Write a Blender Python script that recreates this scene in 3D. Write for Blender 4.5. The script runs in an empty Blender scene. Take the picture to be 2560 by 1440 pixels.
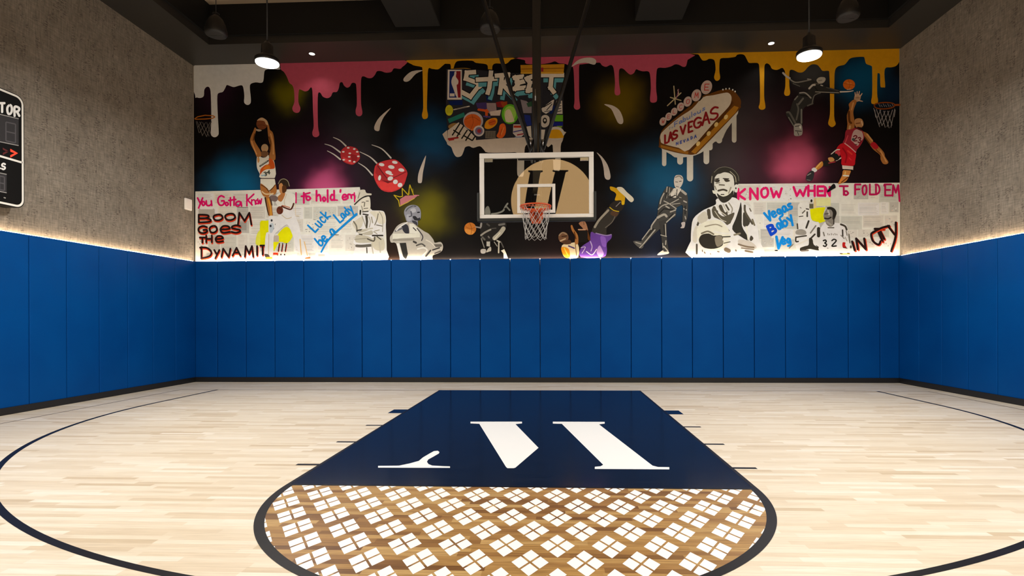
# Indoor half-court basketball gym with a painted mural above blue wall pads.
import bpy, bmesh, math, random
from mathutils import Vector, Matrix
from mathutils.geometry import tessellate_polygon

SC = bpy.context.scene
COL = SC.collection

# ------------------------------------------------------------------ camera
F, CX, CY = 1390.24, 1325.89, 797.81          # focal length and principal point, pixels of a 2560x1440 frame
YAW, PITCH, ROLL, CH = 0.04336, -0.00017, -0.00331, 1.2979
fwd = Vector((-math.sin(YAW)*math.cos(PITCH), math.cos(YAW)*math.cos(PITCH), math.sin(PITCH)))
r0 = Vector((math.cos(YAW), math.sin(YAW), 0)); u0 = r0.cross(fwd)
rt = r0*math.cos(ROLL) + u0*math.sin(ROLL); up = -r0*math.sin(ROLL) + u0*math.cos(ROLL)
CAM = Vector((0, 0, CH))
cam = bpy.data.cameras.new('camera'); camo = bpy.data.objects.new('camera', cam); COL.objects.link(camo)
cam.sensor_fit = 'HORIZONTAL'; cam.sensor_width = 36; cam.lens = F/2560*36
cam.shift_x = -(CX-1280)/2560; cam.shift_y = (CY-720)/2560
cam.clip_start = .05; cam.clip_end = 100
camo.matrix_world = Matrix(((rt.x, up.x, -fwd.x, CAM.x), (rt.y, up.y, -fwd.y, CAM.y), (rt.z, up.z, -fwd.z, CAM.z), (0, 0, 0, 1)))
SC.camera = camo

# ------------------------------------------------------------------ world, exposure
wd = bpy.data.worlds.new('world'); SC.world = wd; wd.use_nodes = True
wd.node_tree.nodes['Background'].inputs[0].default_value = (1, .93, .85, 1)
wd.node_tree.nodes['Background'].inputs[1].default_value = 0.0
vs = SC.view_settings
vs.view_transform = 'Standard'; vs.look = 'None'; vs.gamma = 1; vs.use_curve_mapping = False
vs.exposure = 0.0
try:
    SC.cycles.max_bounces = 10; SC.cycles.diffuse_bounces = 6; SC.cycles.glossy_bounces = 4
    SC.cycles.transparent_max_bounces = 16; SC.cycles.sample_clamp_indirect = 6
    SC.cycles.use_denoising = True
except Exception: pass

LAMP_W = 163.0        # downward watts of each high-bay pendant
DOME_W = 14.0         # all-round watts of the dome under each pendant
DL_W = 8.0            # watts of each recessed soffit downlight
LED_E = 46.0           # radiance of the LED strip on the pad ledge
SIGN_E = 6.0          # radiance of the round backlit sign

# ------------------------------------------------------------------ room dimensions (metres, floor at z=0)
XL, XR, YB, YF = -7.551, 6.859, 11.376, -1.0        # faces of the wall pads / the wall behind the camera
PT = .075                                             # pad thickness
WXL, WXR, WYB = XL-PT, XR+PT, YB+PT                   # wall planes
PADH, SOF, CEIL = 2.535, 6.687, 7.44
KX, BASE = -.2858, 10.0998                            # key centre line, baseline
FT = .3048
FTL = BASE-19*FT*1.004                                # free throw line
KW = 12*FT
HOOPY = BASE-5.25*FT

def ray(px, py):
    return fwd + rt*((px-CX)/F) - up*((py-CY)/F)
def on_plane(px, py, axis, val):
    d = ray(px, py); t = (val-CAM[axis])/d[axis]; return CAM + d*t
def floor_xy(px, py):
    p = on_plane(px, py, 2, 0.0); return (p.x, p.y)
def wall_xz(px, py):
    p = on_plane(px, py, 1, WYB); return (p.x, p.z)

# ------------------------------------------------------------------ materials
def lin(h):
    c = [int(h[i:i+2], 16)/255 for i in (0, 2, 4)]
    return tuple(x/12.92 if x <= .04045 else ((x+.055)/1.055)**2.4 for x in c)
def mat(name, rgb, rough=.5, metal=0.0, spec=.5, coat=0.0, emit=None, es=0.0):
    m = bpy.data.materials.new(name); m.use_nodes = True
    b = m.node_tree.nodes['Principled BSDF']
    b.inputs['Base Color'].default_value = (*rgb, 1); b.inputs['Roughness'].default_value = rough
    b.inputs['Metallic'].default_value = metal; b.inputs['Specular IOR Level'].default_value = spec
    b.inputs['Coat Weight'].default_value = coat
    if emit:
        b.inputs['Emission Color'].default_value = (*emit, 1); b.inputs['Emission Strength'].default_value = es
    return m
class N:
    """small helper around a node tree"""
    def __init__(s, m): s.m = m; s.t = m.node_tree; s.b = s.t.nodes.get('Principled BSDF')
    def n(s, typ, **kw):
        x = s.t.nodes.new(typ)
        for k, v in kw.items(): setattr(x, k, v)
        return x
    def l(s, a, b): s.t.links.new(a, b)
    def math(s, op, a, b=None, c=None):
        x = s.n('ShaderNodeMath', operation=op)
        for i, v in enumerate((a, b, c)):
            if v is None: continue
            if isinstance(v, (int, float)): x.inputs[i].default_value = v
            else: s.l(v, x.inputs[i])
        return x.outputs[0]
    def ramp(s, fac, stops, interp='LINEAR'):
        x = s.n('ShaderNodeValToRGB'); x.color_ramp.interpolation = interp
        e = x.color_ramp.elements
        while len(e) < len(stops): e.new(.5)
        for i, (p, c) in enumerate(stops): e[i].position = p; e[i].color = (*c, 1)
        s.l(fac, x.inputs[0]); return x.outputs[0]
    def mix(s, fac, a, b, mode='MIX'):
        x = s.n('ShaderNodeMix', data_type='RGBA', blend_type=mode)
        for i, v in ((0, fac), (6, a), (7, b)):
            if isinstance(v, (int, float)): x.inputs[i].default_value = v
            elif isinstance(v, tuple): x.inputs[i].default_value = (*v, 1)
            else: s.l(v, x.inputs[i])
        return x.outputs[2]
    def noise(s, vec, scale, detail=3, rough=.5):
        x = s.n('ShaderNodeTexNoise'); x.inputs['Scale'].default_value = scale
        x.inputs['Detail'].default_value = detail; x.inputs['Roughness'].default_value = rough
        if vec is not None: s.l(vec, x.inputs['Vector'])
        return x.outputs[0]
    def coords(s):
        return s.n('ShaderNodeTexCoord').outputs['Object']
    def scaled(s, vec, sc):
        x = s.n('ShaderNodeMapping'); x.inputs['Scale'].default_value = sc; s.l(vec, x.inputs[0]); return x.outputs[0]

def plank_material(name, stops, rough, strip=.057, length=.62, grain=.25, spec=.45):
    m = mat(name, (.6, .5, .35), rough, spec=spec); k = N(m)
    co = k.coords(); s = k.n('ShaderNodeSeparateXYZ'); k.l(co, s.inputs[0])
    row = k.math('FLOOR', k.math('DIVIDE', s.outputs[1], strip))
    wn = k.n('ShaderNodeTexWhiteNoise', noise_dimensions='1D'); k.l(row, wn.inputs['W'])
    col = k.math('FLOOR', k.math('DIVIDE', k.math('ADD', s.outputs[0], k.math('MULTIPLY', wn.outputs[0], 7.3)), length))
    cv = k.n('ShaderNodeCombineXYZ'); k.l(row, cv.inputs[0]); k.l(col, cv.inputs[1])
    w2 = k.n('ShaderNodeTexWhiteNoise', noise_dimensions='2D'); k.l(cv.outputs[0], w2.inputs['Vector'])
    base = k.ramp(w2.outputs[0], stops)
    g = k.noise(k.scaled(co, (2.2, 42, 1)), 1.6, 4, .6)
    gr = k.ramp(g, [(.3, (1-grain, 1-grain*1.1, 1-grain*1.25)), (.62, (1, 1, 1))])
    c = k.mix(1.0, base, gr, 'MULTIPLY')
    k.l(c, k.b.inputs['Base Color'])
    return m
M = {}
M['maple'] = plank_material('maple_floor', [(0, (.64, .52, .36)), (.1, (.75, .64, .48)), (.5, (.81, .715, .56)), (.85, (.85, .765, .62)), (1, (.90, .83, .71))], .33, grain=.16)
M['walnut'] = plank_material('stained_floor', [(0, (.19, .085, .022)), (.3, (.36, .19, .058)), (.7, (.47, .275, .088)), (1, (.58, .38, .15))], .35, grain=.45)
def navy_material():
    m = mat('navy_floor_paint', (.012, .02, .045), .15, spec=.22); k = N(m)
    co = k.coords()
    n1 = k.noise(k.scaled(co, (1.5, 26, 1)), 1.3, 5, .65)
    c = k.ramp(n1, [(.35, (.006, .0068, .0095)), (.6, (.009, .0105, .0145)), (.78, (.017, .020, .025))])
    n2 = k.noise(k.scaled(co, (2.2, 8, 1)), 3.1, 6, .75)
    sc = k.ramp(n2, [(.66, (0, 0, 0)), (.74, (1, 1, 1))])
    k.l(k.mix(sc, c, (.04, .048, .062)), k.b.inputs['Base Color'])
    return m
M['navy'] = navy_material()
M['line'] = mat('dark_line_paint', (.008, .008, .010), .35, spec=.18)
M['gapline'] = mat('brown_border_line', (.10, .055, .035), .4)
M['floor_white'] = mat('white_floor_paint', (.93, .94, .93), .35, spec=.3)
def pad_material():
    m = mat('blue_pad_vinyl', (0, .06, .26), .5, spec=.07); k = N(m)
    n = k.noise(k.coords(), 1.1, 2)
    k.l(k.ramp(n, [(.3, (.0, .052, .235)), (.7, (.0, .064, .27))]), k.b.inputs['Base Color'])
    return m
M['pad'] = pad_material()
def paper_material():
    m = mat('woven_wallcovering', (.3, .27, .23), .85, spec=.2); k = N(m)
    g = k.n('ShaderNodeNewGeometry').outputs['Position']
    sx = k.n('ShaderNodeSeparateXYZ'); k.l(g, sx.inputs[0])
    cv = k.n('ShaderNodeCombineXYZ'); k.l(k.math('ADD', sx.outputs[0], sx.outputs[1]), cv.inputs[0]); k.l(sx.outputs[2], cv.inputs[1])
    v = cv.outputs[0]
    big = k.noise(v, 1.6, 3)
    base = k.ramp(big, [(.3, (.205, .176, .142)), (.7, (.262, .230, .19))])
    warp = k.noise(k.scaled(v, (38, 6, 1)), 1.0, 3, .6)
    weft = k.noise(k.scaled(v, (6, 48, 1)), 1.0, 3, .6)
    t1 = k.ramp(warp, [(.3, (.72, .72, .72)), (.7, (1.18, 1.16, 1.13))])
    t2 = k.ramp(weft, [(.3, (.74, .74, .74)), (.7, (1.14, 1.14, 1.14))])
    c = k.mix(1.0, k.mix(1.0, base, t1, 'MULTIPLY'), t2, 'MULTIPLY')
    # dark flecks in broken columns
    fl = k.noise(k.scaled(v, (20, 60, 1)), 1.0, 2, .5)
    cl = k.noise(k.scaled(v, (8.5, 3.0, 1)), 1.0, 1, .4)
    fm = k.math('MULTIPLY', k.ramp(fl, [(.52, (0, 0, 0)), (.62, (1, 1, 1))]), k.ramp(cl, [(.53, (0, 0, 0)), (.6, (1, 1, 1))]))
    c = k.mix(k.math('MULTIPLY', fm, .8), c, (.075, .06, .05))
    k.l(c, k.b.inputs['Base Color'])
    bp = k.n('ShaderNodeBump'); bp.inputs['Strength'].default_value = .15; bp.inputs['Distance'].default_value = .01
    k.l(warp, bp.inputs['Height']); k.l(bp.outputs[0], k.b.inputs['Normal'])
    return m
M['paper'] = paper_material()
M['soffit'] = mat('black_soffit_paint', (.020, .018, .016), .45)
M['fascia'] = mat('black_fascia_paint', (.005, .005, .005), .6, spec=.25)
M['ceil'] = mat('dark_brown_ceiling', (.33, .255, .18), .85, spec=.2)
M['beam'] = mat('charcoal_beam_paint', (.008, .0075, .007), .7, spec=.25)
M['base'] = mat('black_rubber_baseboard', (.006, .006, .007), .5)
M['black'] = mat('black_powder_coat', (.008, .008, .009), .38)
M['rubber'] = mat('black_foam_padding', (.009, .012, .011), .6)
M['frame'] = mat('white_frame_enamel', (.80, .79, .76), .35)
M['orange'] = mat('orange_rim_enamel', (.62, .085, .018), .38)
M['net'] = mat('white_net_cord', (.50, .48, .46), .8)
M['steel'] = mat('brushed_steel', (.55, .55, .55), .3, metal=1)
M['grey'] = mat('grey_plastic', (.014, .014, .014), .5)
M['spk'] = mat('speaker_plastic', (.008, .0075, .0075), .5)
M['whiteplastic'] = mat('white_plastic', (.90, .87, .82), .4)
M['lens'] = mat('lamp_lens', (.9, .9, .9), .4, emit=(1, .95, .86), es=14)
M['dl'] = mat('downlight_lens', (.9, .9, .9), .4, emit=(1, .9, .8), es=1.6)
M['led'] = mat('led_strip', (.9, .9, .9), .4, emit=(1, .74, .47), es=LED_E)
M['led_mural'] = mat('mural_led_strip', (.9, .9, .9), .4, emit=(1, .80, .58), es=LED_E*6)
M['sign'] = mat('backlit_sign_face', (.5, .38, .22), .5, emit=(1, .60, .26), es=SIGN_E)
M['signdark'] = mat('sign_letter', (.02, .012, .014), .5)
M['board'] = mat('scoreboard_black', (.004, .004, .004), .5, spec=.12)
M['digit'] = mat('unlit_digit_panel', (.035, .034, .036), .3)
M['segment'] = mat('unlit_digit_segment', (.075, .073, .075), .4)
M['score_white'] = mat('scoreboard_white', (.82, .80, .74), .4)
M['redlit'] = mat('lit_red_arrow', (.5, .02, .01), .4, emit=(1, .055, .02), es=1.0)
M['reddim'] = mat('unlit_red_lamp', (.10, .008, .008), .4)
def glass_material():
    m = bpy.data.materials.new('backboard_glass'); m.use_nodes = True; t = m.node_tree
    t.nodes.remove(t.nodes['Principled BSDF']); out = t.nodes['Material Output']
    tr = t.nodes.new('ShaderNodeBsdfTransparent'); tr.inputs[0].default_value = (.93, .95, .94, 1)
    gl = t.nodes.new('ShaderNodeBsdfGlossy'); gl.inputs['Roughness'].default_value = 0.0
    fr = t.nodes.new('ShaderNodeFresnel'); fr.inputs['IOR'].default_value = 1.52
    mx = t.nodes.new('ShaderNodeMixShader')
    t.links.new(fr.outputs[0], mx.inputs[0]); t.links.new(tr.outputs[0], mx.inputs[1]); t.links.new(gl.outputs[0], mx.inputs[2])
    t.links.new(mx.outputs[0], out.inputs[0]); return m
M['glass'] = glass_material()

# ------------------------------------------------------------------ mesh helpers
class MB:
    def __init__(s): s.bm = bmesh.new(); s.mi = 0
    def _f(s, vs):
        try:
            f = s.bm.faces.new(vs); f.material_index = s.mi; return f
        except ValueError: return None
    def box(s, x0, x1, y0, y1, z0, z1, bev=0, seg=2):
        n0 = len(s.bm.faces)
        v = [s.bm.verts.new(p) for p in ((x0,y0,z0),(x1,y0,z0),(x1,y1,z0),(x0,y1,z0),(x0,y0,z1),(x1,y0,z1),(x1,y1,z1),(x0,y1,z1))]
        fs = [s._f([v[i] for i in q]) for q in ((0,3,2,1),(4,5,6,7),(0,1,5,4),(1,2,6,5),(2,3,7,6),(3,0,4,7))]
        if bev:
            es = list({e for f in fs for e in f.edges})
            bmesh.ops.bevel(s.bm, geom=es, offset=bev, segments=seg, affect='EDGES', profile=.5)
        return s
    def tube(s, pts, r, n=10, cap=True, closed=False):
        pts = [Vector(p) for p in pts]; rings = []
        m = len(pts); ref = None
        for i, p in enumerate(pts):
            a = pts[(i-1) % m] if closed or i > 0 else p; b = pts[(i+1) % m] if closed or i < m-1 else p
            d = (b-a).normalized()
            if ref is None or abs(ref.dot(d)) > .98:
                ref = Vector((0,0,1)) if abs(d.z) < .9 else Vector((1,0,0))
            u = d.cross(ref).normalized(); w = d.cross(u)
            ref = -w if False else ref
            rr = r[i] if isinstance(r, (list, tuple)) else r
            rings.append([s.bm.verts.new(p+u*math.cos(t)*rr+w*math.sin(t)*rr) for t in [2*math.pi*j/n for j in range(n)]])
        for i in range(m if closed else m-1):
            A, B = rings[i], rings[(i+1) % m]
            for j in range(n):
                f = s._f([A[j], A[(j+1) % n], B[(j+1) % n], B[j]])
                if f: f.smooth = True
        if cap and not closed: s._f(rings[0][::-1]); s._f(rings[-1])
        return s
    def lathe(s, c, prof, n=32, ax='z'):
        c = Vector(c); rings = []
        for r, h in prof:
            rings.append([s.bm.verts.new(c+Vector((r*math.cos(t), r*math.sin(t), h))) for t in [2*math.pi*j/n for j in range(n)]])
        for A, B in zip(rings, rings[1:]):
            for j in range(n):
                f = s._f([A[j], A[(j+1) % n], B[(j+1) % n], B[j]])
                if f: f.smooth = True
        s._f(rings[0][::-1]); s._f(rings[-1]); return s
    def flat(s, pts, fn):
        """triangulated flat polygon; pts 2D, fn maps (x,y)->3D"""
        tri = tessellate_polygon([[Vector((x, y, 0)) for x, y in pts]])
        v = [s.bm.verts.new(fn(x, y)) for x, y in pts]
        for t in tri: s._f([v[i] for i in t])
        return s
    def prism(s, pts, fn, fn2):
        """polygon extruded between two mappings"""
        a = [s.bm.verts.new(fn(x, y)) for x, y in pts]; b = [s.bm.verts.new(fn2(x, y)) for x, y in pts]
        for t in tessellate_polygon([[Vector((x, y, 0)) for x, y in pts]]):
            s._f([a[i] for i in t]); s._f([b[i] for i in t[::-1]])
        for i in range(len(pts)):
            j = (i+1) % len(pts); s._f([a[i], a[j], b[j], b[i]])
        return s
    def done(s, name, mats, parent=None, loc=None):
        bmesh.ops.recalc_face_normals(s.bm, faces=s.bm.faces[:]) if getattr(s, 'fix', True) else None
        me = bpy.data.meshes.new(name); s.bm.to_mesh(me); s.bm.free()
        for m in (mats if isinstance(mats, (list, tuple)) else [mats]): me.materials.append(m)
        o = bpy.data.objects.new(name, me); COL.objects.link(o)
        if parent:
            o.parent = parent; o.matrix_parent_inverse = Matrix.Translation(-parent.location)
        return o
def thing(name, label, cat, loc=(0, 0, 0), group=None):
    o = bpy.data.objects.new(name, None); COL.objects.link(o); o.location = loc; o.empty_display_size = .2
    tag(o, label, cat, group); return o
def tag(o, label, cat, group=None):
    o['label'] = label; o['category'] = cat
    if group: o['group'] = group
    return o
def struct(o): o['kind'] = 'structure'; return o
ORD = ['first', 'second', 'third', 'fourth', 'fifth', 'sixth', 'seventh', 'eighth', 'ninth', 'tenth', 'eleventh', 'twelfth', 'thirteenth', 'fourteenth', 'fifteenth', 'sixteenth', 'seventeenth', 'eighteenth', 'nineteenth', 'twentieth', 'twenty-first', 'twenty-second', 'twenty-third', 'twenty-fourth']
# ================================================================== floor
def arc(cx, cy, r, a0, a1, n):
    return [(cx+r*math.cos(math.radians(a0+(a1-a0)*i/n)), cy+r*math.sin(math.radians(a0+(a1-a0)*i/n))) for i in range(n+1)]
def band(outer, inner): return outer + inner[::-1]
def clip(poly, conv):
    """Sutherland-Hodgman, conv counter-clockwise"""
    out = poly
    for i in range(len(conv)):
        a, b = conv[i], conv[(i+1) % len(conv)]; inp = out; out = []
        side = lambda p: (b[0]-a[0])*(p[1]-a[1])-(b[1]-a[1])*(p[0]-a[0])
        for j in range(len(inp)):
            p, q = inp[j-1], inp[j]; sp, sq = side(p), side(q)
            if (sp >= 0) != (sq >= 0):
                t = sp/(sp-sq); out.append((p[0]+(q[0]-p[0])*t, p[1]+(q[1]-p[1])*t))
            if sq >= 0: out.append(q)
        if not out: return []
    return out
fb = MB()
FM = [M['maple'], M['navy'], M['line'], M['walnut'], M['floor_white'], M['gapline']]
fb.box(WXL, WXR, YF-.1, WYB, -.12, 0)
lay = lambda z: (lambda x, y: (x, y, z))
def fpoly(mi, pts, z): fb.mi = mi; fb.flat(pts, lay(z)); fb.mi = 0
rect = lambda x0, x1, y0, y1: [(x0, y0), (x1, y0), (x1, y1), (x0, y1)]
LW = .051
xl, xr = KX-KW/2, KX+KW/2
# thin border lines near the walls and the baseline
fpoly(5, rect(-6.98, 6.57, BASE-.012, BASE+.012), .0008)
fpoly(5, rect(-6.99, -6.968, YF+.6, BASE), .0008); fpoly(5, rect(6.56, 6.582, YF+.6, BASE), .0008)
# key, free throw half circle
fpoly(1, rect(xl, xr, FTL, BASE), .0012)
semi_in = arc(KX, FTL, KW/2-.062, 180, 360, 96)
fpoly(3, semi_in, .0012)
fpoly(2, band(arc(KX, FTL, KW/2, 180, 360, 96), semi_in), .0016)
fpoly(2, rect(xl, xr, FTL-.012, FTL+.02), .0018)
for s in (xl, xr-.03): fpoly(2, rect(s, s+.03, FTL, BASE), .0015)
# lane marks on both sides
for sx, e in ((xl, -1), (xr, 1)):
    def mark(y0, y1, w): fpoly(1 if y1-y0 > .1 else 2, rect(min(sx, sx+e*w), max(sx, sx+e*w), y0, y1), .0013)
    mark(BASE-8*FT*1.02, BASE-7*FT*1.02, .20)
    for a in (11, 14, 17): mark(BASE-a*FT*1.005-.025, BASE-a*FT*1.005+.025, .20)
# three point line
R3 = 6.011
o3 = arc(KX, HOOPY, R3, 180, 360, 160); i3 = arc(KX, HOOPY, R3-LW, 180, 360, 160)
o3 = [(KX-R3, BASE)] + o3 + [(KX+R3, BASE)]; i3 = [(KX-R3+LW, BASE)] + i3 + [(KX+R3-LW, BASE)]
for i in range(len(o3)-1): fpoly(2, [o3[i], o3[i+1], i3[i+1], i3[i]], .0012)
# white windows of four lozenges on the stained half circle
PX, PY = .2945, .2243
def lozenge(cx, cy):
    hw, hh, g = .0455, .0735, .0085
    for dx, dy in ((0, 1), (1, 0), (0, -1), (-1, 0)):
        x, y = cx+dx*(hw+g), cy+dy*(hh+g*1.55)
        q = clip([(x, y-hh), (x+hw, y), (x, y+hh), (x-hw, y)], semi_conv)
        if len(q) > 2: fpoly(4, q, .0017)
semi_conv = semi_in
for j in range(-2, 12):
    y = 4.082 - PY*j
    for i in range(-8, 9):
        lozenge(KX + .004 + PX*(i+(.5 if j % 2 else 0)), y)
# emblem on the key
def T(ox, oy, s, pts): return [(ox+x/s, oy+y/s) for x, y in pts]
EMB = [T(1100, 1020, 4, [(305,138),(820,138),(820,156),(755,163),(985,400),(755,598),(738,604),(675,604),(660,592),(393,160),(305,156)]),
       T(1100, 1020, 4, [(1128,138),(1647,140),(1647,158),(1590,165),(2125,578),(2180,592),(2293,594),(2293,616),(1548,612),(1548,590),(1605,585),(1632,570),(1218,160),(1128,158)]),
       T(900, 1020, 7.2, [(325,1046),(700,1042),(900,1000),(1060,955),(1130,895),(1240,830),(1330,780),(1400,773),(1430,795),(1420,822),(1320,880),(1230,930),(1205,970),(1230,1012),(1300,1040),(1480,1050),(1620,1055),(1620,1082),(325,1078)])]
EMBF = [[floor_xy(*p) for p in e] for e in EMB]
for e in EMBF: fpoly(4, e, .0022)
fb.fix = False
floor = struct(fb.done('floor', FM))

# ================================================================== walls
def wall(name, *b): return struct(MB().box(*b).done(name, M['paper']))
wall('wall_back', WXL-.2, WXR+.2, WYB, WYB+.2, -.12, CEIL+.1)
wall('wall_left', WXL-.2, WXL, YF-.3, WYB, -.12, CEIL+.1)
wall('wall_right', WXR, WXR+.2, YF-.3, WYB, -.12, CEIL+.1)
struct(MB().box(WXL-.2, WXR+.2, YF-.3, YF-.1, -.12, CEIL+.1).done('wall_front', M['soffit']))
struct(MB().box(WXL-.2, WXR+.2, YF-.3, WYB+.2, CEIL, CEIL+.15).done('ceiling', M['ceil']))
# dropped soffit running round the room, with a stepped inner fascia
IX0, IX1, IY = -6.74, 6.22, 10.60
sb = MB()
sb.box(WXL, WXR, IY, WYB, SOF, CEIL); sb.box(WXL, IX0, YF-.1, IY, SOF, CEIL); sb.box(IX1, WXR, YF-.1, IY, SOF, CEIL)
struct(sb.done('trim_1', M['soffit']))
sb = MB()
sb.box(IX0, IX1, IY-.05, IY, SOF+.15, CEIL); sb.box(IX0, IX0+.05, YF-.1, IY-.05, SOF+.15, CEIL); sb.box(IX1-.05, IX1, YF-.1, IY-.05, SOF+.15, CEIL)
struct(sb.done('trim_2', M['fascia']))
# two deep beams crossing the recess
for i, (x0, x1) in enumerate(((-3.03, -2.16), (1.53, 2.41))):
    struct(MB().box(x0, x1, YF-.1, IY-.05, 6.90, CEIL, .01, 1).done('trim_%d' % (i+3), M['beam']))
# baseboards
bb = MB().box(XL, XR, YB-.012, YB, 0, .1); struct(bb.done('baseboard_back', M['base']))
struct(MB().box(XL, XL+.012, 2.5, YB-.012, 0, .1).done('baseboard_left', M['base']))
struct(MB().box(XR-.012, XR, 2.5, YB-.012, 0, .1).done('baseboard_right', M['base']))

# ================================================================== wall pads, one by one
def pad(x0, x1, y0, y1, label, group):
    o = MB().box(x0, x1, y0, y1, .092, PADH, .012, 3).done('wall_pad', M['pad']); tag(o, label, 'wall pad', group)
G = .0045
bx = [WXL+PT] + [-7.073+.6163*i for i in range(23)]
bx = [v for v in bx if v < XR-.05] + [XR]
nb = len(bx)-1
for i in range(nb):
    if i < nb/2: lab = 'blue wall pad under the mural, %s from the left corner' % ORD[i]
    else: lab = 'blue wall pad under the mural, %s from the right corner' % ORD[nb-1-i]
    pad(bx[i]+G, bx[i+1]-G, YB, WYB, lab, 'blue pads on the mural wall')
def side(x0, x1, edges, word, gr):
    for i in range(len(edges)-1):
        pad(x0, x1, edges[i+1]+G, edges[i]-G, 'blue wall pad on the %s wall, %s from the mural corner' % (word, ORD[i]), gr)
side(WXL, XL, [WYB] + [10.775-.618*i for i in range(13)], 'left', 'blue pads on the left wall')
side(XR, WXR, [WYB] + [10.784-.618*i for i in range(13)], 'right', 'blue pads on the right wall')

# ================================================================== LED strips on the pad ledge
def strip(b, label, m='led'):
    o = MB().box(*b).done('led_strip', M[m]); tag(o, label, 'light strip', 'light strips on the pad ledge')
z0, z1 = PADH+.0005, PADH+.0045
strip((XL+.02, XR-.02, WYB-.036, WYB-.028, z0, PADH+.0018), 'glowing warm light strip along the foot of the mural', 'led_mural')
strip((WXL+.030, WXL+.048, 2.5, YB-.02, z0, z1), 'glowing warm light strip along the pads of the left wall')
strip((WXR-.048, WXR-.030, 2.5, YB-.02, z0, z1), 'glowing warm light strip along the pads of the right wall')
# ================================================================== pendant lamps
def lamp(x, y, z, label):
    t = thing('pendant_lamp', label, 'lamp', (x, y, z), 'high-bay pendant lamps')
    MB().tube([(x, y, z+.30), (x, y, CEIL)], .011, 8).done('stem', M['black'], t)
    MB().lathe((x, y, z), [(.165, .0), (.172, .012), (.170, .05), (.13, .085), (.085, .11), (.08, .25), (.05, .275), (.03, .31)], 40).done('housing', M['black'], t)
    MB().lathe((x, y, z), [(.155, -.022), (.160, -.012), (.160, -.002)], 40).done('lens', M['lens'], t)
    MB().lathe((x, y, CEIL-.03), [(.05, 0), (.06, .01), (.06, .03)], 20).done('canopy', M['black'], t)
    l = bpy.data.lights.new('lamp_light', 'AREA'); l.shape = 'DISK'; l.size = .30; l.energy = LAMP_W; l.color = (1, .955, .89)
    o = bpy.data.objects.new('lamp_light', l); COL.objects.link(o); o.parent = t; o.location = (0, 0, -.03)
    l = bpy.data.lights.new('dome_light', 'POINT'); l.shadow_soft_size = .10; l.energy = DOME_W; l.color = (1, .955, .89)
    o = bpy.data.objects.new('dome_light', l); COL.objects.link(o); o.parent = t; o.location = (0, 0, -.14)
lamp(-4.206, 8, 5.08, 'lit pendant lamp hanging in front of the white paint drips')
lamp(3.598, 8, 5.0, 'lit pendant lamp hanging in front of the yellow paint drips')
for x, s in ((-4.2, 'left'), (3.6, 'right')):
    for y, w in ((4.3, 'over the free throw line'), (.9, 'over the near end of the court')):
        lamp(x, y, 5.05, 'high-bay pendant lamp on the %s side %s' % (s, w))

# ================================================================== recessed downlights
for x, y, s in ((-4.889, 11.06, 'above the pink drips, left of the hoop'), (4.26, 11.09, 'above the yellow drips, right of the hoop')):
    t = thing('recessed_downlight', 'small recessed downlight in the dark soffit ' + s, 'light', (x, y, SOF), 'soffit downlights')
    MB().lathe((x, y, SOF-.006), [(.07, 0), (.072, .003), (.072, .008)], 28).done('trim_ring', M['black'], t)
    MB().lathe((x, y, SOF-.010), [(.055, 0), (.058, .002), (.058, .005)], 28).done('lens', M['dl'], t)
    l = bpy.data.lights.new('downlight', 'SPOT'); l.spot_size = math.radians(120); l.spot_blend = .8; l.shadow_soft_size = .05; l.energy = DL_W; l.color = (1, .93, .84)
    o = bpy.data.objects.new('downlight', l); COL.objects.link(o); o.parent = t; o.location = (0, 0, -.06)

# ================================================================== pendant speakers
def speaker(x, y, z, label):
    t = thing('pendant_speaker', label, 'speaker', (x, y, z), 'teardrop pendant speakers')
    MB().lathe((x, y, z), [(.165, 0), (.18, .03), (.176, .10), (.15, .20), (.11, .28), (.06, .33), (.03, .345), (.025, .37)], 36).done('housing', M['spk'], t)
    g = MB().lathe((x, y, z-.006), [(.15, 0), (.16, .006), (.16, .012)], 36)
    g.tube([(x-.1, y, z-.008), (x+.1, y, z-.008)], .004, 6); g.done('grille', M['grey'], t)
    MB().tube([(x, y, z+.36), (x, y, CEIL)], .006, 6).done('cable', M['black'], t)
    b = MB().tube([(x+.05*math.cos(a), y+.05*math.sin(a), z+.375) for a in [i*math.pi/8 for i in range(16)]], .006, 6, closed=True)
    b.done('hanging_ring', M['black'], t)
speaker(-5.91, 9.5, 6.29, 'black teardrop speaker hanging above the white drips, at the left corner')
speaker(-1.088, 9.5, 6.25, 'black teardrop speaker hanging beside the mast of the hoop')
speaker(4.91, 9.5, 6.30, 'black teardrop speaker hanging above the yellow drips, at the right')

# ================================================================== hoop
BY = 8.88; BX0, BX1, BZ0, BZ1 = -1.195, .63, 2.914, 3.958; HX = -.2825
h = thing('basketball_hoop', 'ceiling-hung glass basketball backboard with orange rim and white net', 'basketball hoop', (HX, BY, BZ0))
MB().box(BX0+.01, BX1-.01, BY+.004, BY+.014, BZ0+.01, BZ1-.01).done('backboard_glass', M['glass'], h)
fr = MB(); w = .082
fr.box(BX0, BX1, BY, BY+.05, BZ1-w, BZ1, .004, 1); fr.box(BX0, BX1, BY, BY+.05, BZ0, BZ0+w*.72, .004, 1)
fr.box(BX0, BX0+w*.9, BY, BY+.05, BZ0+w*.72, BZ1-w, .004, 1); fr.box(BX1-w*.9, BX1, BY, BY+.05, BZ0+w*.72, BZ1-w, .004, 1)
fo = fr.done('backboard_frame', M['frame'], h)
for x in (BX0+.08, BX1-.21): MB().box(x, x+.13, BY+.02, BY+.045, BZ1-w-.05, BZ1-w).done('corner_bracket', M['steel'], fo)
q = MB(); a0, a1, c0, c1, b = -.590, .020, 2.992, 3.455, .048
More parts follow.
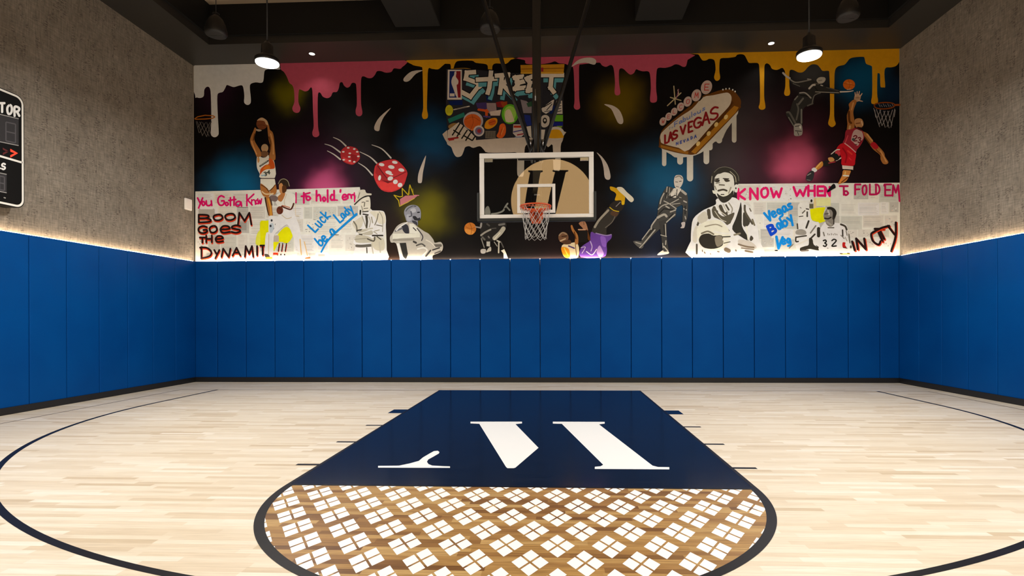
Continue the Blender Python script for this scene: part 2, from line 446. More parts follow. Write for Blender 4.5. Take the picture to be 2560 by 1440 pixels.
q.box(a0, a1, BY-.002, BY+.003, c1-b, c1); q.box(a0, a1, BY-.002, BY+.003, c0, c0+b)
q.box(a0, a0+b, BY-.002, BY+.003, c0+b, c1-b); q.box(a1-b, a1, BY-.002, BY+.003, c0+b, c1-b)
q.done('target_square', M['frame'], h)
pd = MB(); pz = 3.33
pd.box(BX0-.035, BX1+.035, BY-.012, BY+.075, BZ0-.055, BZ0-.001, .015, 3)
pd.box(BX0-.040, BX0-.001, BY-.012, BY+.075, BZ0-.03, pz, .012, 2); pd.box(BX1+.001, BX1+.040, BY-.012, BY+.075, BZ0-.03, pz, .012, 2)
pd.done('edge_padding', M['rubber'], h)
RZ, RY, RR = 3.02, BY-.38, .2286
ring = lambda r, z: [(HX+r*math.cos(a), RY+r*math.sin(a), z) for a in [2*math.pi*i/48 for i in range(48)]]
rim = MB().tube(ring(RR, RZ), .014, 12, closed=True)
for s in (-1, 1):
    rim.tube([(HX+s*.10, BY-.02, RZ-.01), (HX+s*.15, RY+.17, RZ-.005)], .010, 8)
    rim.tube([(HX+s*.06, BY-.02, RZ-.01), (HX+s*.05, RY+.22, RZ-.01)], .010, 8)
rimo = rim.done('rim', M['orange'], h)
hk = MB()
for k in range(24):
    a = 2*math.pi*(k+.5)/24; x_, y_ = HX+RR*math.cos(a), RY+RR*math.sin(a)
    hk.tube([(x_, y_, RZ-.012), (x_*1.0, y_, RZ-.036)], .0055, 6)
hk.tube(ring(RR, RZ-.034), .0045, 6, closed=True)
hk.done('net_hooks', M['orange'], rimo)
bp = MB()
bp.prism([(-.115, .04), (.115, .04), (.10, -.12), (.07, -.20), (-.07, -.20), (-.10, -.12)], lambda x, y: (HX+x, BY-.022, RZ+y), lambda x, y: (HX+x, BY-.002, RZ+y))
bp.box(HX-.10, HX+.10, BY-.16, BY-.022, RZ-.03, RZ+.004, .008, 2)
bp.prism([(0, 0), (-.15, 0), (0, -.15)], lambda x, y: (HX-.05, BY-.022+x, RZ-.03+y), lambda x, y: (HX-.035, BY-.022+x, RZ-.03+y))
bp.prism([(0, 0), (-.15, 0), (0, -.15)], lambda x, y: (HX+.035, BY-.022+x, RZ-.03+y), lambda x, y: (HX+.05, BY-.022+x, RZ-.03+y))
bp.done('rim_plate', M['orange'], h)
for x in (-.07, .07):
    for z in (.0, -.13): MB().tube([(HX+x, BY-.03, RZ+z), (HX+x, BY-.02, RZ+z)], .012, 8).done('plate_bolt', M['steel'], h)
nt = MB(); nz = [RZ-.02, RZ-.12, RZ-.21, RZ-.30, RZ-.38, RZ-.46, RZ-.50]; nr = [.228, .215, .198, .18, .168, .162, .165]
K = 11
for d in (1, -1):
    for k in range(K):
        pts = []
        for i, (z, r) in enumerate(zip(nz, nr)):
            a = 2*math.pi*(k+d*i*.5)/K; pts.append((HX+r*math.cos(a), RY+r*math.sin(a), z))
        nt.tube(pts, .0045, 5)
for k in range(K):
    a = 2*math.pi*k/K
    nt.tube([(HX+RR*math.cos(a), RY+RR*math.sin(a), RZ-.008), (HX+.228*math.cos(a), RY+.228*math.sin(a), RZ-.03)], .006, 5)
nt.done('net', M['net'], h)
# mast, braces and the bracket that carries the board
MY = 9.18; MX = -.28
MB().box(MX-.070, MX+.070, MY-.06, MY+.06, 3.35, CEIL, .006, 1).done('mast', M['black'], h)
for s, nm in ((-1, 'left'), (1, 'right')):
    br = MB().tube([(MX+s*.10, MY, 4.10), (MX+s*.42, MY, 5.05), (MX+s*.875, MY, 6.59), (MX+s*1.18, MY, CEIL)], .033, 12)
    bo = br.done('brace', M['black'], h)
    c = MB().tube([(MX+s*.085, MY-.05, 4.13), (MX+s*.105, MY-.05, 4.24)], .018, 8); c.done('brace_clamp', M['steel'], bo)
cr = MB()
cr.box(MX-.30, MX+.30, BY+.052, BY+.10, 3.86, 3.93, .006, 1)
c2 = MB().box(MX-.30, MX+.30, BY+.052, BY+.10, 3.02, 3.09, .006, 1)
for s in (-1, 1):
    cr.box(MX+s*.08-.02, MX+s*.08+.02, BY+.10, MY+.02, 3.875, 3.915); c2.tube([(MX+s*.08, BY+.095, 3.055), (MX+s*.06, MY-.02, 3.40)], .018, 8)
    cr.tube([(MX+s*.13, BY+.08, 3.90), (MX+s*.05, MY-.02, 4.28)], .02, 8)
cr.done('mounting_bracket', M['black'], h); c2.done('lower_strut', M['black'], h)
MB().tube([(MX-.02, MY-.10, 3.98), (MX-.02, MY-.10, 4.85)], .028, 10).done('height_adjuster', M['grey'], h)
MB().tube([(MX+.05, MY-.09, 3.98), (MX+.05, MY-.09, 4.5)], .014, 8).done('gas_strut', M['grey'], h)
for pts_ in ([(MX-.02, MY-.10, 4.85), (MX-.02, MY-.10, 5.05)], [(MX+.05, MY-.09, 3.86), (MX+.05, MY-.09, 3.99)], [(MX-.03, MY-.09, 3.86), (MX-.03, MY-.09, 3.99)]): MB().tube(pts_, .011, 8).done('adjuster_rod', M['steel'], h)
# small maker plate on the lower frame
MB().box(.36, .54, BY-.003, BY, BZ0+.012, BZ0+.04).done('maker_plate', M['score_white'], h)

# ================================================================== white control box on the left wall
t = thing('wall_thermostat', 'small white rounded control box on the left wall near the mural', 'wall control', (WXL, 11.24, 3.70))
MB().box(WXL, WXL+.045, 11.135, 11.35, 3.585, 3.825, .018, 3).done('cover', M['whiteplastic'], t)
MB().box(WXL+.045, WXL+.048, 11.18, 11.30, 3.655, 3.765, .001, 1).done('face_panel', M['whiteplastic'], t)

# ================================================================== scoreboard on the left wall
SX = -7.45
def sbp(px, py):
    p = on_plane(px, py, 0, SX); return (p.y, p.z)
s = thing('scoreboard', 'black wall scoreboard with white border and red arrow on the left wall', 'scoreboard', (WXL, 6.4, 2.85))
Y0, Y1, Z0, Z1 = 5.0, 7.513, 2.865, 4.44
def rrect(y0, y1, z0, z1, r, n=6):
    out = []
    for cy_, cz_, a in ((y1-r, z1-r, 0), (y0+r, z1-r, 90), (y0+r, z0+r, 180), (y1-r, z0+r, 270)):
        out += [(cy_+r*math.cos(math.radians(a+90*i/n)), cz_+r*math.sin(math.radians(a+90*i/n))) for i in range(n+1)]
    return out
MB().prism(rrect(Y0, Y1, Z0, Z1, .12), lambda a, b: (WXL+.004, a, b), lambda a, b: (SX, a, b)).done('case', M['board'], s)
ob = rrect(Y0+.012, Y1-.012, Z0+.012, Z1-.012, .11); ib = rrect(Y0+.04, Y1-.04, Z0+.04, Z1-.04, .085)
bm_ = MB()
for i in range(len(ob)):
    j = (i+1) % len(ob); bm_.flat([ob[i], ob[j], ib[j], ib[i]], lambda a, b: (SX+.003, a, b))
zd = sbp(50, 405)[1]
bm_.flat([(Y0+.03, zd-.014), (Y1-.03, zd-.014), (Y1-.03, zd+.014), (Y0+.03, zd+.014)], lambda a, b: (SX+.003, a, b))
bm_.fix = False
bm_.done('border', M['score_white'], s)
# ================================================================== paint kit: flat painted shapes on a surface
FONT = {
 'A': ['0,1 .5,0 1,1', '.2,.62 .8,.62'], 'B': ['0,0 0,1', '0,0 .7,.05 .85,.25 .6,.45 0,.48', '.6,.45 1,.62 .9,.9 0,1'], 'C': ['1,.15 .6,0 .15,.2 0,.55 .2,.9 .6,1 1,.85'],
 'D': ['.12,0 .12,1', '0,.03 .6,.05 1,.4 .85,.8 .1,1'], 'E': ['1,0 0,0 0,1 1,1', '0,.5 .8,.5'], 'F': ['1,0 0,0 0,1', '0,.5 .8,.48'], 'G': ['1,.15 .55,0 .1,.2 0,.6 .25,.95 .7,1 1,.8 1,.55 .6,.55'],
 'H': ['0,0 0,1', '1,0 1,1', '0,.5 1,.5'], 'I': ['.5,0 .5,1'], 'K': ['0,0 0,1', '1,0 0,.55 1,1'], 'L': ['0,0 0,1 1,1'], 'M': ['0,1 .1,0 .5,.7 .85,0 1,1'], 'N': ['0,1 0,0 1,1 1,0'],
 'O': ['.5,0 .1,.2 0,.55 .2,.95 .6,1 .95,.75 1,.35 .8,.05 .5,0'], 'P': ['0,1 0,0 .8,.05 1,.28 .75,.5 0,.55'], 'R': ['0,1 0,0 .8,.05 1,.25 .7,.48 0,.52', '.5,.52 1,1'], 'S': ['1,.12 .55,0 .1,.15 .1,.4 .9,.6 .95,.85 .5,1 0,.88'],
 'T': ['0,0 1,0', '.5,0 .5,1'], 'U': ['0,0 .05,.8 .5,1 .95,.8 1,0'], 'V': ['0,0 .5,1 1,0'], 'W': ['0,0 .25,1 .5,.35 .75,1 1,0'], 'Y': ['0,0 .5,.5', '1,0 .2,1'], 'Z': ['0,0 1,0 0,1 1,1'],
 'a': ['.9,.45 .5,.35 .1,.55 .15,.95 .6,.95 .9,.5 1,1'], 'b': ['0,0 0,1 .7,1 .95,.7 .6,.45 0,.6'], 'c': ['.95,.45 .4,.35 .05,.7 .4,1 1,.9'], 'd': ['.9,0 .95,1', '.95,.55 .4,.4 .05,.75 .4,1 .95,.85'], 'e': ['.05,.7 .9,.62 .75,.38 .3,.38 .05,.7 .3,1 .95,.92'],
 'h': ['0,0 0,1', '0,.6 .6,.4 .9,.6 1,1'], 'k': ['0,0 0,1', '.9,.4 0,.75 1,1'], 'l': ['.5,0 .55,1'], 'm': ['0,1 0,.4 .4,.45 .5,1', '.5,.5 .9,.42 1,1'], 'n': ['0,.4 0,1', '0,.55 .6,.4 .9,.6 1,1'], 'o': ['.5,.38 .05,.65 .4,1 .95,.75 .5,.38'],
 't': ['.5,0 .5,1', '0,.35 1,.3'], 'u': ['0,.4 .1,.95 .6,1 .9,.8', '.9,.4 1,1'], 'w': ['0,.4 .25,1 .5,.55 .75,1 1,.4'], 'y': ['0,.4 .5,.95', '1,.35 .2,1.4'], 'g': ['.9,.5 .4,.4 .1,.7 .5,.95 .9,.6 .9,1.2 .2,1.3'], 's': ['.9,.42 .3,.4 .3,.62 .9,.8 .6,1 .05,.95'],
 "'": ['.5,0 .4,.3'], '!': ['.6,0 .45,.7', '.4,.92 .4,1'], '2': ['0,.2 .5,0 1,.25 0,1 1,1'], '3': ['0,.1 .6,0 .9,.25 .45,.47 1,.7 .6,1 0,.9'], '4': ['.75,1 .75,0 0,.65 1,.65'],
}
def cat_closed(p, n=3):
    out = []; m = len(p)
    for i in range(m):
        a, b, c, d = p[i-1], p[i], p[(i+1) % m], p[(i+2) % m]
        for k in range(n):
            t = k/n
            out.append(tuple(.5*((2*b[j])+(c[j]-a[j])*t+(2*a[j]-5*b[j]+4*c[j]-d[j])*t*t+(3*b[j]-a[j]-3*c[j]+d[j])*t**3) for j in (0, 1)))
    return out
def cat_open(p, n=4):
    if len(p) < 3: return p
    q = [p[0]]+p+[p[-1]]; out = []
    for i in range(1, len(q)-2):
        a, b, c, d = q[i-1], q[i], q[i+1], q[i+2]
        for k in range(n):
            t = k/n
            out.append(tuple(.5*((2*b[j])+(c[j]-a[j])*t+(2*a[j]-5*b[j]+4*c[j]-d[j])*t*t+(3*b[j]-a[j]-3*c[j]+d[j])*t**3) for j in (0, 1)))
    return out+[p[-1]]
def pp(s):
    return [tuple(float(v) for v in q.split(',')) for q in s.split()] if isinstance(s, str) else list(s)
def paint_material():
    m = mat('mural_paint', (.5, .5, .5), .6, spec=.12); k = N(m)
    a = k.n('ShaderNodeAttribute'); a.attribute_name = 'paint'
    nz = k.noise(k.coords(), 9, 4, .6)
    k.l(k.mix(1.0, a.outputs['Color'], k.ramp(nz, [(.3, (.9, .9, .9)), (.7, (1, 1, 1))]), 'MULTIPLY'), k.b.inputs['Base Color']); return m
M['paint'] = paint_material()
class Paint:
    """painted shapes; to2 maps drawing coordinates to surface coordinates, to3 lifts (a, b, offset) into space"""
    def __init__(s, base, to2, to3, step=.00012):
        s.bm = bmesh.new(); s.lay = s.bm.loops.layers.float_color.new('paint'); s.base = base; s.k = 0
        s.to2, s.to3, s.step, s.gain = to2, to3, step, 1.42; s.t(0, 0, 1)
    def t(s, ox, oy, sc): s.ox, s.oy, s.sc = ox, oy, sc; return s
    def g(s, p): return (s.ox+p[0]/s.sc, s.oy+p[1]/s.sc)
    def _poly(s, col, px):
        q = []
        for p in px:
            w = s.to2(*p)
            if not q or (w[0]-q[-1][0])**2+(w[1]-q[-1][1])**2 > 1e-10: q.append(w)
        if len(q) < 3: return
        s.k += 1; off = s.base+s.k*s.step
        tri = tessellate_polygon([[Vector((a, b, 0)) for a, b in q]])
        v = [s.bm.verts.new(s.to3(a, b, off)) for a, b in q]; c = tuple(min(.84, v*s.gain) for v in lin(col))+(1,)
        for t in tri:
            try: f = s.bm.faces.new([v[i] for i in t])
            except ValueError: continue
            for l in f.loops: l[s.lay] = c
    def P(s, col, pts, smooth=False):
        p = pp(pts)
        if smooth: p = cat_closed(p)
        s._poly(col, [s.g(q) for q in p]); return s
    def B(s, col, pts): return s.P(col, pts, True)
    def E(s, col, cx, cy, rx, ry, rot=0, n=26):
        c, d = math.cos(math.radians(rot)), math.sin(math.radians(rot)); pts = []
        for i in range(n):
            a = 2*math.pi*i/n; x, y = rx*math.cos(a), ry*math.sin(a); pts.append((cx+x*c-y*d, cy+x*d+y*c))
        s._poly(col, [s.g(q) for q in pts]); return s
    def R(s, col, x0, y0, x1, y1): return s.P(col, [(x0, y0), (x1, y0), (x1, y1), (x0, y1)])
    def S(s, col, w, pts, smooth=True, cap=True, w1=None, sq=False):
        """brush stroke of width w (drawing units) tapering to w1, split into overlapping pieces at sharp corners"""
        p = pp(pts)
        if smooth: p = cat_open(p)
        p = [q for i, q in enumerate(p) if i == 0 or math.dist(q, p[i-1]) > 1e-6]
        n = len(p); w1 = w if w1 is None else w1
        if n < 2: return s.E(col, *p[0], w/2, w/2, n=12)
        wid = [w+(w1-w)*i/(n-1) for i in range(n)]
        shut = math.dist(p[0], p[-1]) < .1*w
        cuts = [0]; run = 0
        for i in range(1, n-1):
            a = math.atan2(p[i][1]-p[i-1][1], p[i][0]-p[i-1][0]); b = math.atan2(p[i+1][1]-p[i][1], p[i+1][0]-p[i][0])
            if abs((b-a+math.pi) % (2*math.pi)-math.pi) > math.radians(42): cuts.append(i)
        cuts.append(n-1)
        for a, b in zip(cuts, cuts[1:]):
            q, ww = p[a:b+1], wid[a:b+1]; m = len(q); L, Rr = [], []
            for i in range(m):
                u, v = q[max(0, i-1)], q[min(m-1, i+1)]; dx, dy = v[0]-u[0], v[1]-u[1]; d = math.hypot(dx, dy) or 1
                h = ww[i]/2; L.append((q[i][0]-dy/d*h, q[i][1]+dx/d*h)); Rr.append((q[i][0]+dy/d*h, q[i][1]-dx/d*h))
            def end(c, o, h):
                t = math.atan2(c[1]-o[1], c[0]-o[0])
                if sq:
                    x, y = math.cos(t)*h, math.sin(t)*h; return [(c[0]+y+x, c[1]-x+y), (c[0]-y+x, c[1]+x+y)]
                return [(c[0]+h*math.cos(t-math.pi/2+math.pi*k/7), c[1]+h*math.sin(t-math.pi/2+math.pi*k/7)) for k in range(1, 7)]
            k0 = s.k
            for i in range(m-1):
                s._poly(col, [s.g(z) for z in (L[i], L[i+1], Rr[i+1], Rr[i])]); s.k = k0
            inner = lambda k: 0 < k < n-1
            if (cap or inner(b)) and not (shut and b == n-1): s._poly(col, [s.g(z) for z in [Rr[-1]]+end(q[-1], q[-2], ww[-1]/2)+[L[-1]]]); s.k = k0
            if (cap or inner(a)) and not (shut and a == 0): s._poly(col, [s.g(z) for z in [L[0]]+end(q[0], q[1], ww[0]/2)+[Rr[0]]])
            s.k = k0+1
        return s
    def ch(s, col, w, c, x, y, cw, h, sl=0.0, smooth=True):
        for st in FONT[c]:
            s.S(col, w, [(x+a*cw+(1-b)*h*sl, y+b*h) for a, b in pp(st)], smooth and c not in 'AEFHIKLMNTVWYZ4')
        return s
    def text(s, col, w, txt, x, y, cw, h, adv, sl=0.0, dy=0.0):
        for c in txt:
            if c != ' ': s.ch(col, w, c, x, y, cw*(.5 if c in "I'!l" else 1), h, sl)
            a = adv*(.6 if c in "I'!l" else 1); x += a; y += dy*a
        return s
    def slant(s, col, w, txt, x, y, cw, h, adv, ang):
        """letters along a rising baseline that starts at (x, y)"""
        c_, s_ = math.cos(math.radians(ang)), math.sin(math.radians(ang))
        for c in txt:
            if c != ' ':
                k = .45 if c in "lI" else 1
                for st in FONT[c]:
                    s.S(col, w, [(x+a*cw*k*c_+(1-b)*h*s_, y+a*cw*k*s_-(1-b)*h*c_) for a, b in pp(st)], c not in 'AEFHIKLMNTVWYZ4')
            x += adv*c_; y += adv*s_
        return s
    def done(s, name, parent, label=None):
        me = bpy.data.meshes.new(name); s.bm.to_mesh(me); s.bm.free(); me.materials.append(M['paint'])
        o = bpy.data.objects.new(name, me); COL.objects.link(o); o.parent = parent
        o.matrix_parent_inverse = Matrix.Translation(-parent.location)
        if label: o['label'] = label
        return o

# ---- scoreboard details
def sp(): return Paint(.0035, sbp, lambda a, b, o: (SX+o, a, b))
q = sp()
for i, c in enumerate('ROTISIV'):
    x = 35-18.6*i if i < 3 else 35-18.6*2-16.5*(i-2)
    cw, h, y = (15, 27, 263+.2*x) if True else 0
    q.ch('d8d4c8', 5.8, c, x+1, 258.5+.26*x, 11.5, 22, 0)
q.done('lettering', s); q = sp()
for i, c in enumerate('SLUOF'): q.ch('d8d4c8', 4.4, c, 4-12.5*i, 408+.21*(4-12.5*i), 8, 14.5, 0)
q.done('lettering', s)
q = sp()
q.P('2c2b2d', '-120,257 46,297 46,364 -120,330'); q.P('2c2b2d', '-120,407 16,436 16,482 -120,456')
for e, f in (('-120,257', '46,297'), ('-120,330', '46,364'), ('-120,407', '16,436'), ('-120,456', '16,482')): q.S('8a8886', 2.0, e+' '+f, False, False)
for x0, w_, y0, y1, sl in ((14, 24, 305, 352, .22), (-30, 24, 296, 343, .22), (-2, 12, 440, 474, .2), (-24, 12, 436, 470, .2)):
    ym = (y0+y1)/2
    for a in (f'{x0},{y0} {x0+w_},{y0+w_*sl}', f'{x0},{ym} {x0+w_},{ym+w_*sl}', f'{x0},{y1} {x0+w_},{y1+w_*sl}', f'{x0},{y0} {x0},{y1}', f'{x0+w_},{y0+w_*sl} {x0+w_},{y1+w_*sl}'): q.S('464447', 3.0, a, False, False)
q.S('7d7a76', 3, '9,494 12,495', False)
q.done('digit_panel', s)
ar = MB(); ar.fix = False
for p_ in ('25,372 44,383 25,394 25,388 36,383 25,379',): ar.flat([sbp(*v) for v in pp(p_)], lambda a, b: (SX+.005, a, b))
ar.done('possession_arrow', M['redlit'], s)
ar = MB(); ar.fix = False
for p_ in ('6,369 20,377 18,380 6,374', '6,388 20,380 18,377 6,382'): ar.flat([sbp(*v) for v in pp(p_)], lambda a, b: (SX+.005, a, b))
ar.done('unlit_arrow', M['reddim'], s)

# ================================================================== the mural
mural = thing('mural', 'painted street-art basketball mural with paint drips and graffiti across the far wall', 'mural', (WXL, WYB, PADH))
GLOWS = [(595, 462, 105, '0a5f8c', 1.0), (1080, 345, 95, '0c4a74', .9), (1655, 455, 120, '0b557c', 1.0), (2150, 200, 85, '08527a', .9), (2235, 230, 60, '0a2a48', .7), (1640, 560, 120, '10203c', .6),
         (725, 235, 60, '6a6200', .9), (1550, 255, 80, '6a5600', .9),
         (1062, 535, 85, '6e6800', 1.0), (535, 225, 90, '2c1428', .8), (880, 350, 110, '33383c', .8), (1850, 360, 150, '4a4648', .9), (2030, 185, 70, '48484a', .8), (980, 600, 110, '2c1c12', .7), (1420, 600, 140, '1c1012', .7), (2180, 420, 90, '1c0c12', .7), (800, 440, 170, '3c1834', .9), (815, 468, 70, 'd0588c', .95), (1960, 400, 190, '44202f', .9), (1985, 402, 75, 'd05a7c', .95)]
def panel_material():
    m = mat('black_mural_ground', (.006, .005, .005), .55, spec=.1); k = N(m)
    co = k.coords(); acc = None
    nz = k.noise(co, 1.2, 3, .5)
    vn = k.n('ShaderNodeTexNoise'); vn.inputs['Scale'].default_value = 1.5; k.l(co, vn.inputs['Vector'])
    va = k.n('ShaderNodeVectorMath', operation='MULTIPLY_ADD'); k.l(vn.outputs['Color'], va.inputs[0]); va.inputs[1].default_value = (.5, 0, .5); k.l(co, va.inputs[2])
    vb = k.n('ShaderNodeVectorMath', operation='ADD'); k.l(va.outputs[0], vb.inputs[0]); vb.inputs[1].default_value = (-.25, 0, -.25); wob = vb.outputs[0]
    base = k.ramp(nz, [(.3, (.0025, .002, .002)), (.7, (.006, .0045, .0045))])
    acc = base
    for x, y, r, c, st in GLOWS:
        p = on_plane(x, y, 1, WYB-.006)
        d = k.n('ShaderNodeVectorMath', operation='DISTANCE'); k.l(wob, d.inputs[0]); d.inputs[1].default_value = p
        mr = k.n('ShaderNodeMapRange', interpolation_type='SMOOTHERSTEP'); k.l(d.outputs['Value'], mr.inputs[0])
        mr.inputs[1].default_value = 0; mr.inputs[2].default_value = r/121.4*1.5; mr.inputs[3].default_value = st**.5; mr.inputs[4].default_value = 0
        acc = k.mix(k.math('POWER', mr.outputs[0], 2.0), acc, lin(c))
    k.l(acc, k.b.inputs['Base Color']); return m
M['ground'] = panel_material()
MB().box(WXL+.002, WXR-.002, WYB-.006, WYB, PADH+.001, SOF-.001).done('mural_panel', M['ground'], mural)
M['edge'] = mat('pale_edge_trim', (.30, .26, .21), .5)
for x in (WXL+.002, WXR-.02): MB().box(x, x+.018, WYB-.012, WYB-.006, PADH+.001, SOF-.001).done('edge_trim', M['edge'], mural)
def cut(q, name, label=None):
    n = Paint(q.base, q.to2, q.to3, q.step); n.k = q.k; n.t(q.ox, q.oy, q.sc); q.done(name, mural, label); return n
def mp(level, step=.000025): return Paint(.0065+level*.0032, wall_xz, lambda a, b, o: (a, WYB-o, b), step)

# ---- paint drips along the top
TOPL = 160
q = mp(0).t(480, 120, 4)
q.B('e6dcca', '32,168 32,470 50,495 90,500 120,480 125,420 150,390 178,400 190,470 195,700 190,850 205,885 235,893 265,870 268,820 258,640 255,480 275,450 310,440 335,400 350,372 380,380 420,392 470,378 500,375 515,400 525,480 522,540 540,565 565,570 588,550 590,500 580,400 590,360 640,345 690,350 715,330 725,240 745,218 800,208 880,215 880,155')
q.P('e6dcca', '32,168 32,240 880,200 880,150'); q.done('paint_drips', mural, 'white paint drips')
q = mp(0).t(480, 120, 4)
q.B('a8465a', '890,215 920,240 950,290 975,350 1005,375 1022,430 1025,540 1005,600 1015,635 1045,650 1075,640 1085,600 1065,540 1070,425 1090,418 1130,435 1165,425 1190,395 1205,430 1210,600 1218,780 1205,840 1210,878 1235,893 1262,885 1275,860 1262,790 1258,600 1262,460 1285,450 1310,488 1355,503 1390,485 1410,445 1450,440 1470,400 1480,350 1505,345 1520,375 1550,398 1580,385 1600,352 1635,355 1645,400 1650,560 1638,620 1642,665 1668,683 1695,675 1705,640 1692,560 1690,400 1695,300 1720,285 1760,302 1800,300 1830,270 1850,235 1890,232 1940,248 1995,240 2020,205 2075,210 2100,195 2118,120 1500,130 885,150')
q.P('a8465a', '880,150 890,215 1000,250 2090,190 2118,118'); q.done('paint_drips', mural, 'long pink paint drips right of the white ones')
q = mp(0).t(1080, 120, 4)
q.B('c08a10', '-220,115 -200,165 -160,180 -110,190 -95,215 -90,400 -88,600 -100,670 -90,705 -70,712 -45,700 -40,665 -50,600 -45,400 -38,215 0,210 60,215 100,185 140,155 185,165 190,225 205,235 220,190 235,150 270,130 400,128 440,150 545,165 560,210 565,240 600,240 605,180 640,155 740,160 790,118 845,96 400,92')
q.P('c08a10', '-220,112 -205,150 180,160 240,130 420,120 780,110 850,92')
q.S('a87c10', 9, '190,215 165,222 152,235 150,400', False); q.S('a87c10', 9, '200,212 330,205 400,222 432,260 440,330 425,410', True); q.S('a87c10', 9, '545,330 545,245 560,235 615,240 620,280', False)
q.done('paint_drips', mural, 'yellow paint drips left of the hoop')
q = mp(0).t(1080, 120, 4)
q.B('a8465a', '850,92 880,112 930,125 945,160 1090,163 1180,150 1230,135 1270,155 1330,160 1385,185 1410,195 1420,300 1425,520 1418,590 1435,615 1460,617 1480,600 1478,560 1470,480 1470,300 1472,180 1500,165 1640,150 1680,150 1700,175 1740,190 1780,172 1805,180 1820,230 1830,350 1825,440 1835,470 1860,475 1880,460 1882,430 1870,350 1870,230 1890,205 1920,215 1950,245 1985,268 2020,250 2040,215 2070,225 2110,235 2160,235 2180,270 2188,400 2180,500 2185,540 2215,548 2245,535 2250,490 2240,400 2245,240 2265,200 2330,200 2390,185 2430,165 2470,170 2510,190 2540,180 2555,120 2580,60 1800,68')
q.P('a8465a', '850,90 900,115 1500,130 2540,110 2580,55'); q.done('paint_drips', mural, 'pink paint drips right of the hoop mast')
q = mp(0).t(1620, 110, 4)
q.B('c08a10', '440,92 500,105 525,140 545,165 580,165 610,150 650,155 668,180 675,260 660,330 670,360 690,370 715,355 720,325 712,270 715,180 730,145 800,140 870,130 890,110 930,103 965,115 990,160 1010,190 1060,190 1100,195 1112,240 1118,400 1118,580 1105,630 1120,655 1150,658 1172,640 1170,600 1160,520 1162,300 1165,215 1190,195 1220,215 1240,250 1290,260 1340,240 1360,260 1370,290 1372,420 1360,490 1370,515 1390,520 1412,512 1420,480 1412,420 1412,290 1425,260 1460,265 1500,285 1540,285 1570,265 1600,230 1640,205 1690,210 1720,240 1745,270 1800,270 1812,300 1818,500 1818,700 1800,790 1815,820 1840,832 1868,815 1875,790 1860,720 1862,400 1868,270 1900,225 1960,210 1990,180 2015,150 2060,135 2150,130 2165,150 2180,200 2230,220 2240,260 2240,500 2230,570 2240,600 2290,600 2298,560 2290,500 2292,310 2305,295 2318,310 2322,420 2335,435 2355,435 2370,425 2362,300 2375,240 2430,235 2480,220 2510,180 2519,140 2519,42 1500,66')
q.P('c08a10', '440,88 510,105 900,100 2519,110 2519,40'); q.done('paint_drips', mural, 'yellow paint drips at the right')

# ---- white splash drops
for T_, pts in (((480, 120, 4), '1990,600 1880,690 1830,770 1825,815 1850,832 1875,825 1885,770 1920,690'), ((480, 120, 4), '2310,225 2200,235 2130,290 2115,325 2140,340 2180,325 2240,260'),
                ((480, 120, 4), '2340,1075 2300,1160 2265,1260 2260,1340 2280,1352 2300,1340 2310,1250 2330,1150'), ((1080, 120, 4), '1720,565 1790,610 1830,690 1860,750 1895,762 1912,740 1905,690 1870,620 1800,575'),
                ((1080, 120, 4), '1395,190 1450,130 1520,102 1600,100 1640,125 1635,160 1610,168 1540,150 1460,160'), ((1080, 120, 4), '1645,1045 1690,1110 1715,1200 1725,1290 1750,1318 1780,1310 1782,1260 1755,1170 1700,1090')):
    mp(1).t(*T_).B('b4aaa0', pts).done('paint_splash', mural)

# ---- dice with motion streaks
q = mp(1).t(480, 120, 4)
for a in ('1415,895 1480,925 1540,980', '1330,962 1400,985 1485,1045', '1355,1030 1420,1065 1485,1115', '1800,970 1900,1010 1990,1100', '1680,1040 1780,1090 1848,1152', '1665,1150 1740,1200 1805,1272'): q.S('b8b4ae', 6, a, w1=16); q = cut(q, 'motion_streak')
q.bm.free()
q = mp(2).t(480, 120, 4)
q.B('a52a2e', '1555,985 1640,1000 1675,1050 1680,1110 1640,1150 1600,1170 1520,1140 1488,1080 1500,1020'); q.P('c63a3c', '1510,1090 1575,1120 1640,1140 1600,1165 1530,1135'); q.P('8a1c22', '1590,1060 1660,1080 1650,1130 1600,1150')
for x, y in ((1565, 1000), (1625, 1012), (1655, 1040), (1515, 1040), (1580, 1055), (1575, 1090), (1625, 1140), (1665, 1085), (1520, 1120), (1580, 1130)): q.E('e8dcc8', x, y, 13, 8)
q.done('painted_die', mural, 'smaller red die')
q = mp(2).t(480, 120, 4)
q.B('b42c30', '1980,1118 2060,1130 2150,1230 2145,1300 2105,1390 2000,1442 1895,1420 1830,1320 1822,1240 1850,1160')
q.P('9a2226', '1855,1165 1960,1310 1990,1335 1900,1330 1835,1250'); q.P('c83634', '1840,1330 1930,1345 2080,1350 2100,1390 2000,1438 1900,1415'); q.P('6a1418', '1900,1325 1990,1335 2040,1325 1960,1355'); q.S('50101a', 8, '1860,1180 1900,1240 1965,1318', False); q.S('7a1a1e', 10, '1970,1318 2060,1280 2140,1240', False)
for x, y, a, b in ((1898, 1168, 28, 16), (2030, 1145, 28, 15), (1995, 1192, 32, 18), (2095, 1222, 30, 17), (1968, 1246, 32, 18), (1878, 1300, 14, 27), (1985, 1306, 28, 20), (2036, 1340, 24, 22), (2082, 1372, 24, 22), (1990, 1265, 24, 9)): q.E('efe4d0', x, y, a, b, -20 if b > 18 and a > 20 else 10)
q.done('painted_die', mural, 'larger red die')

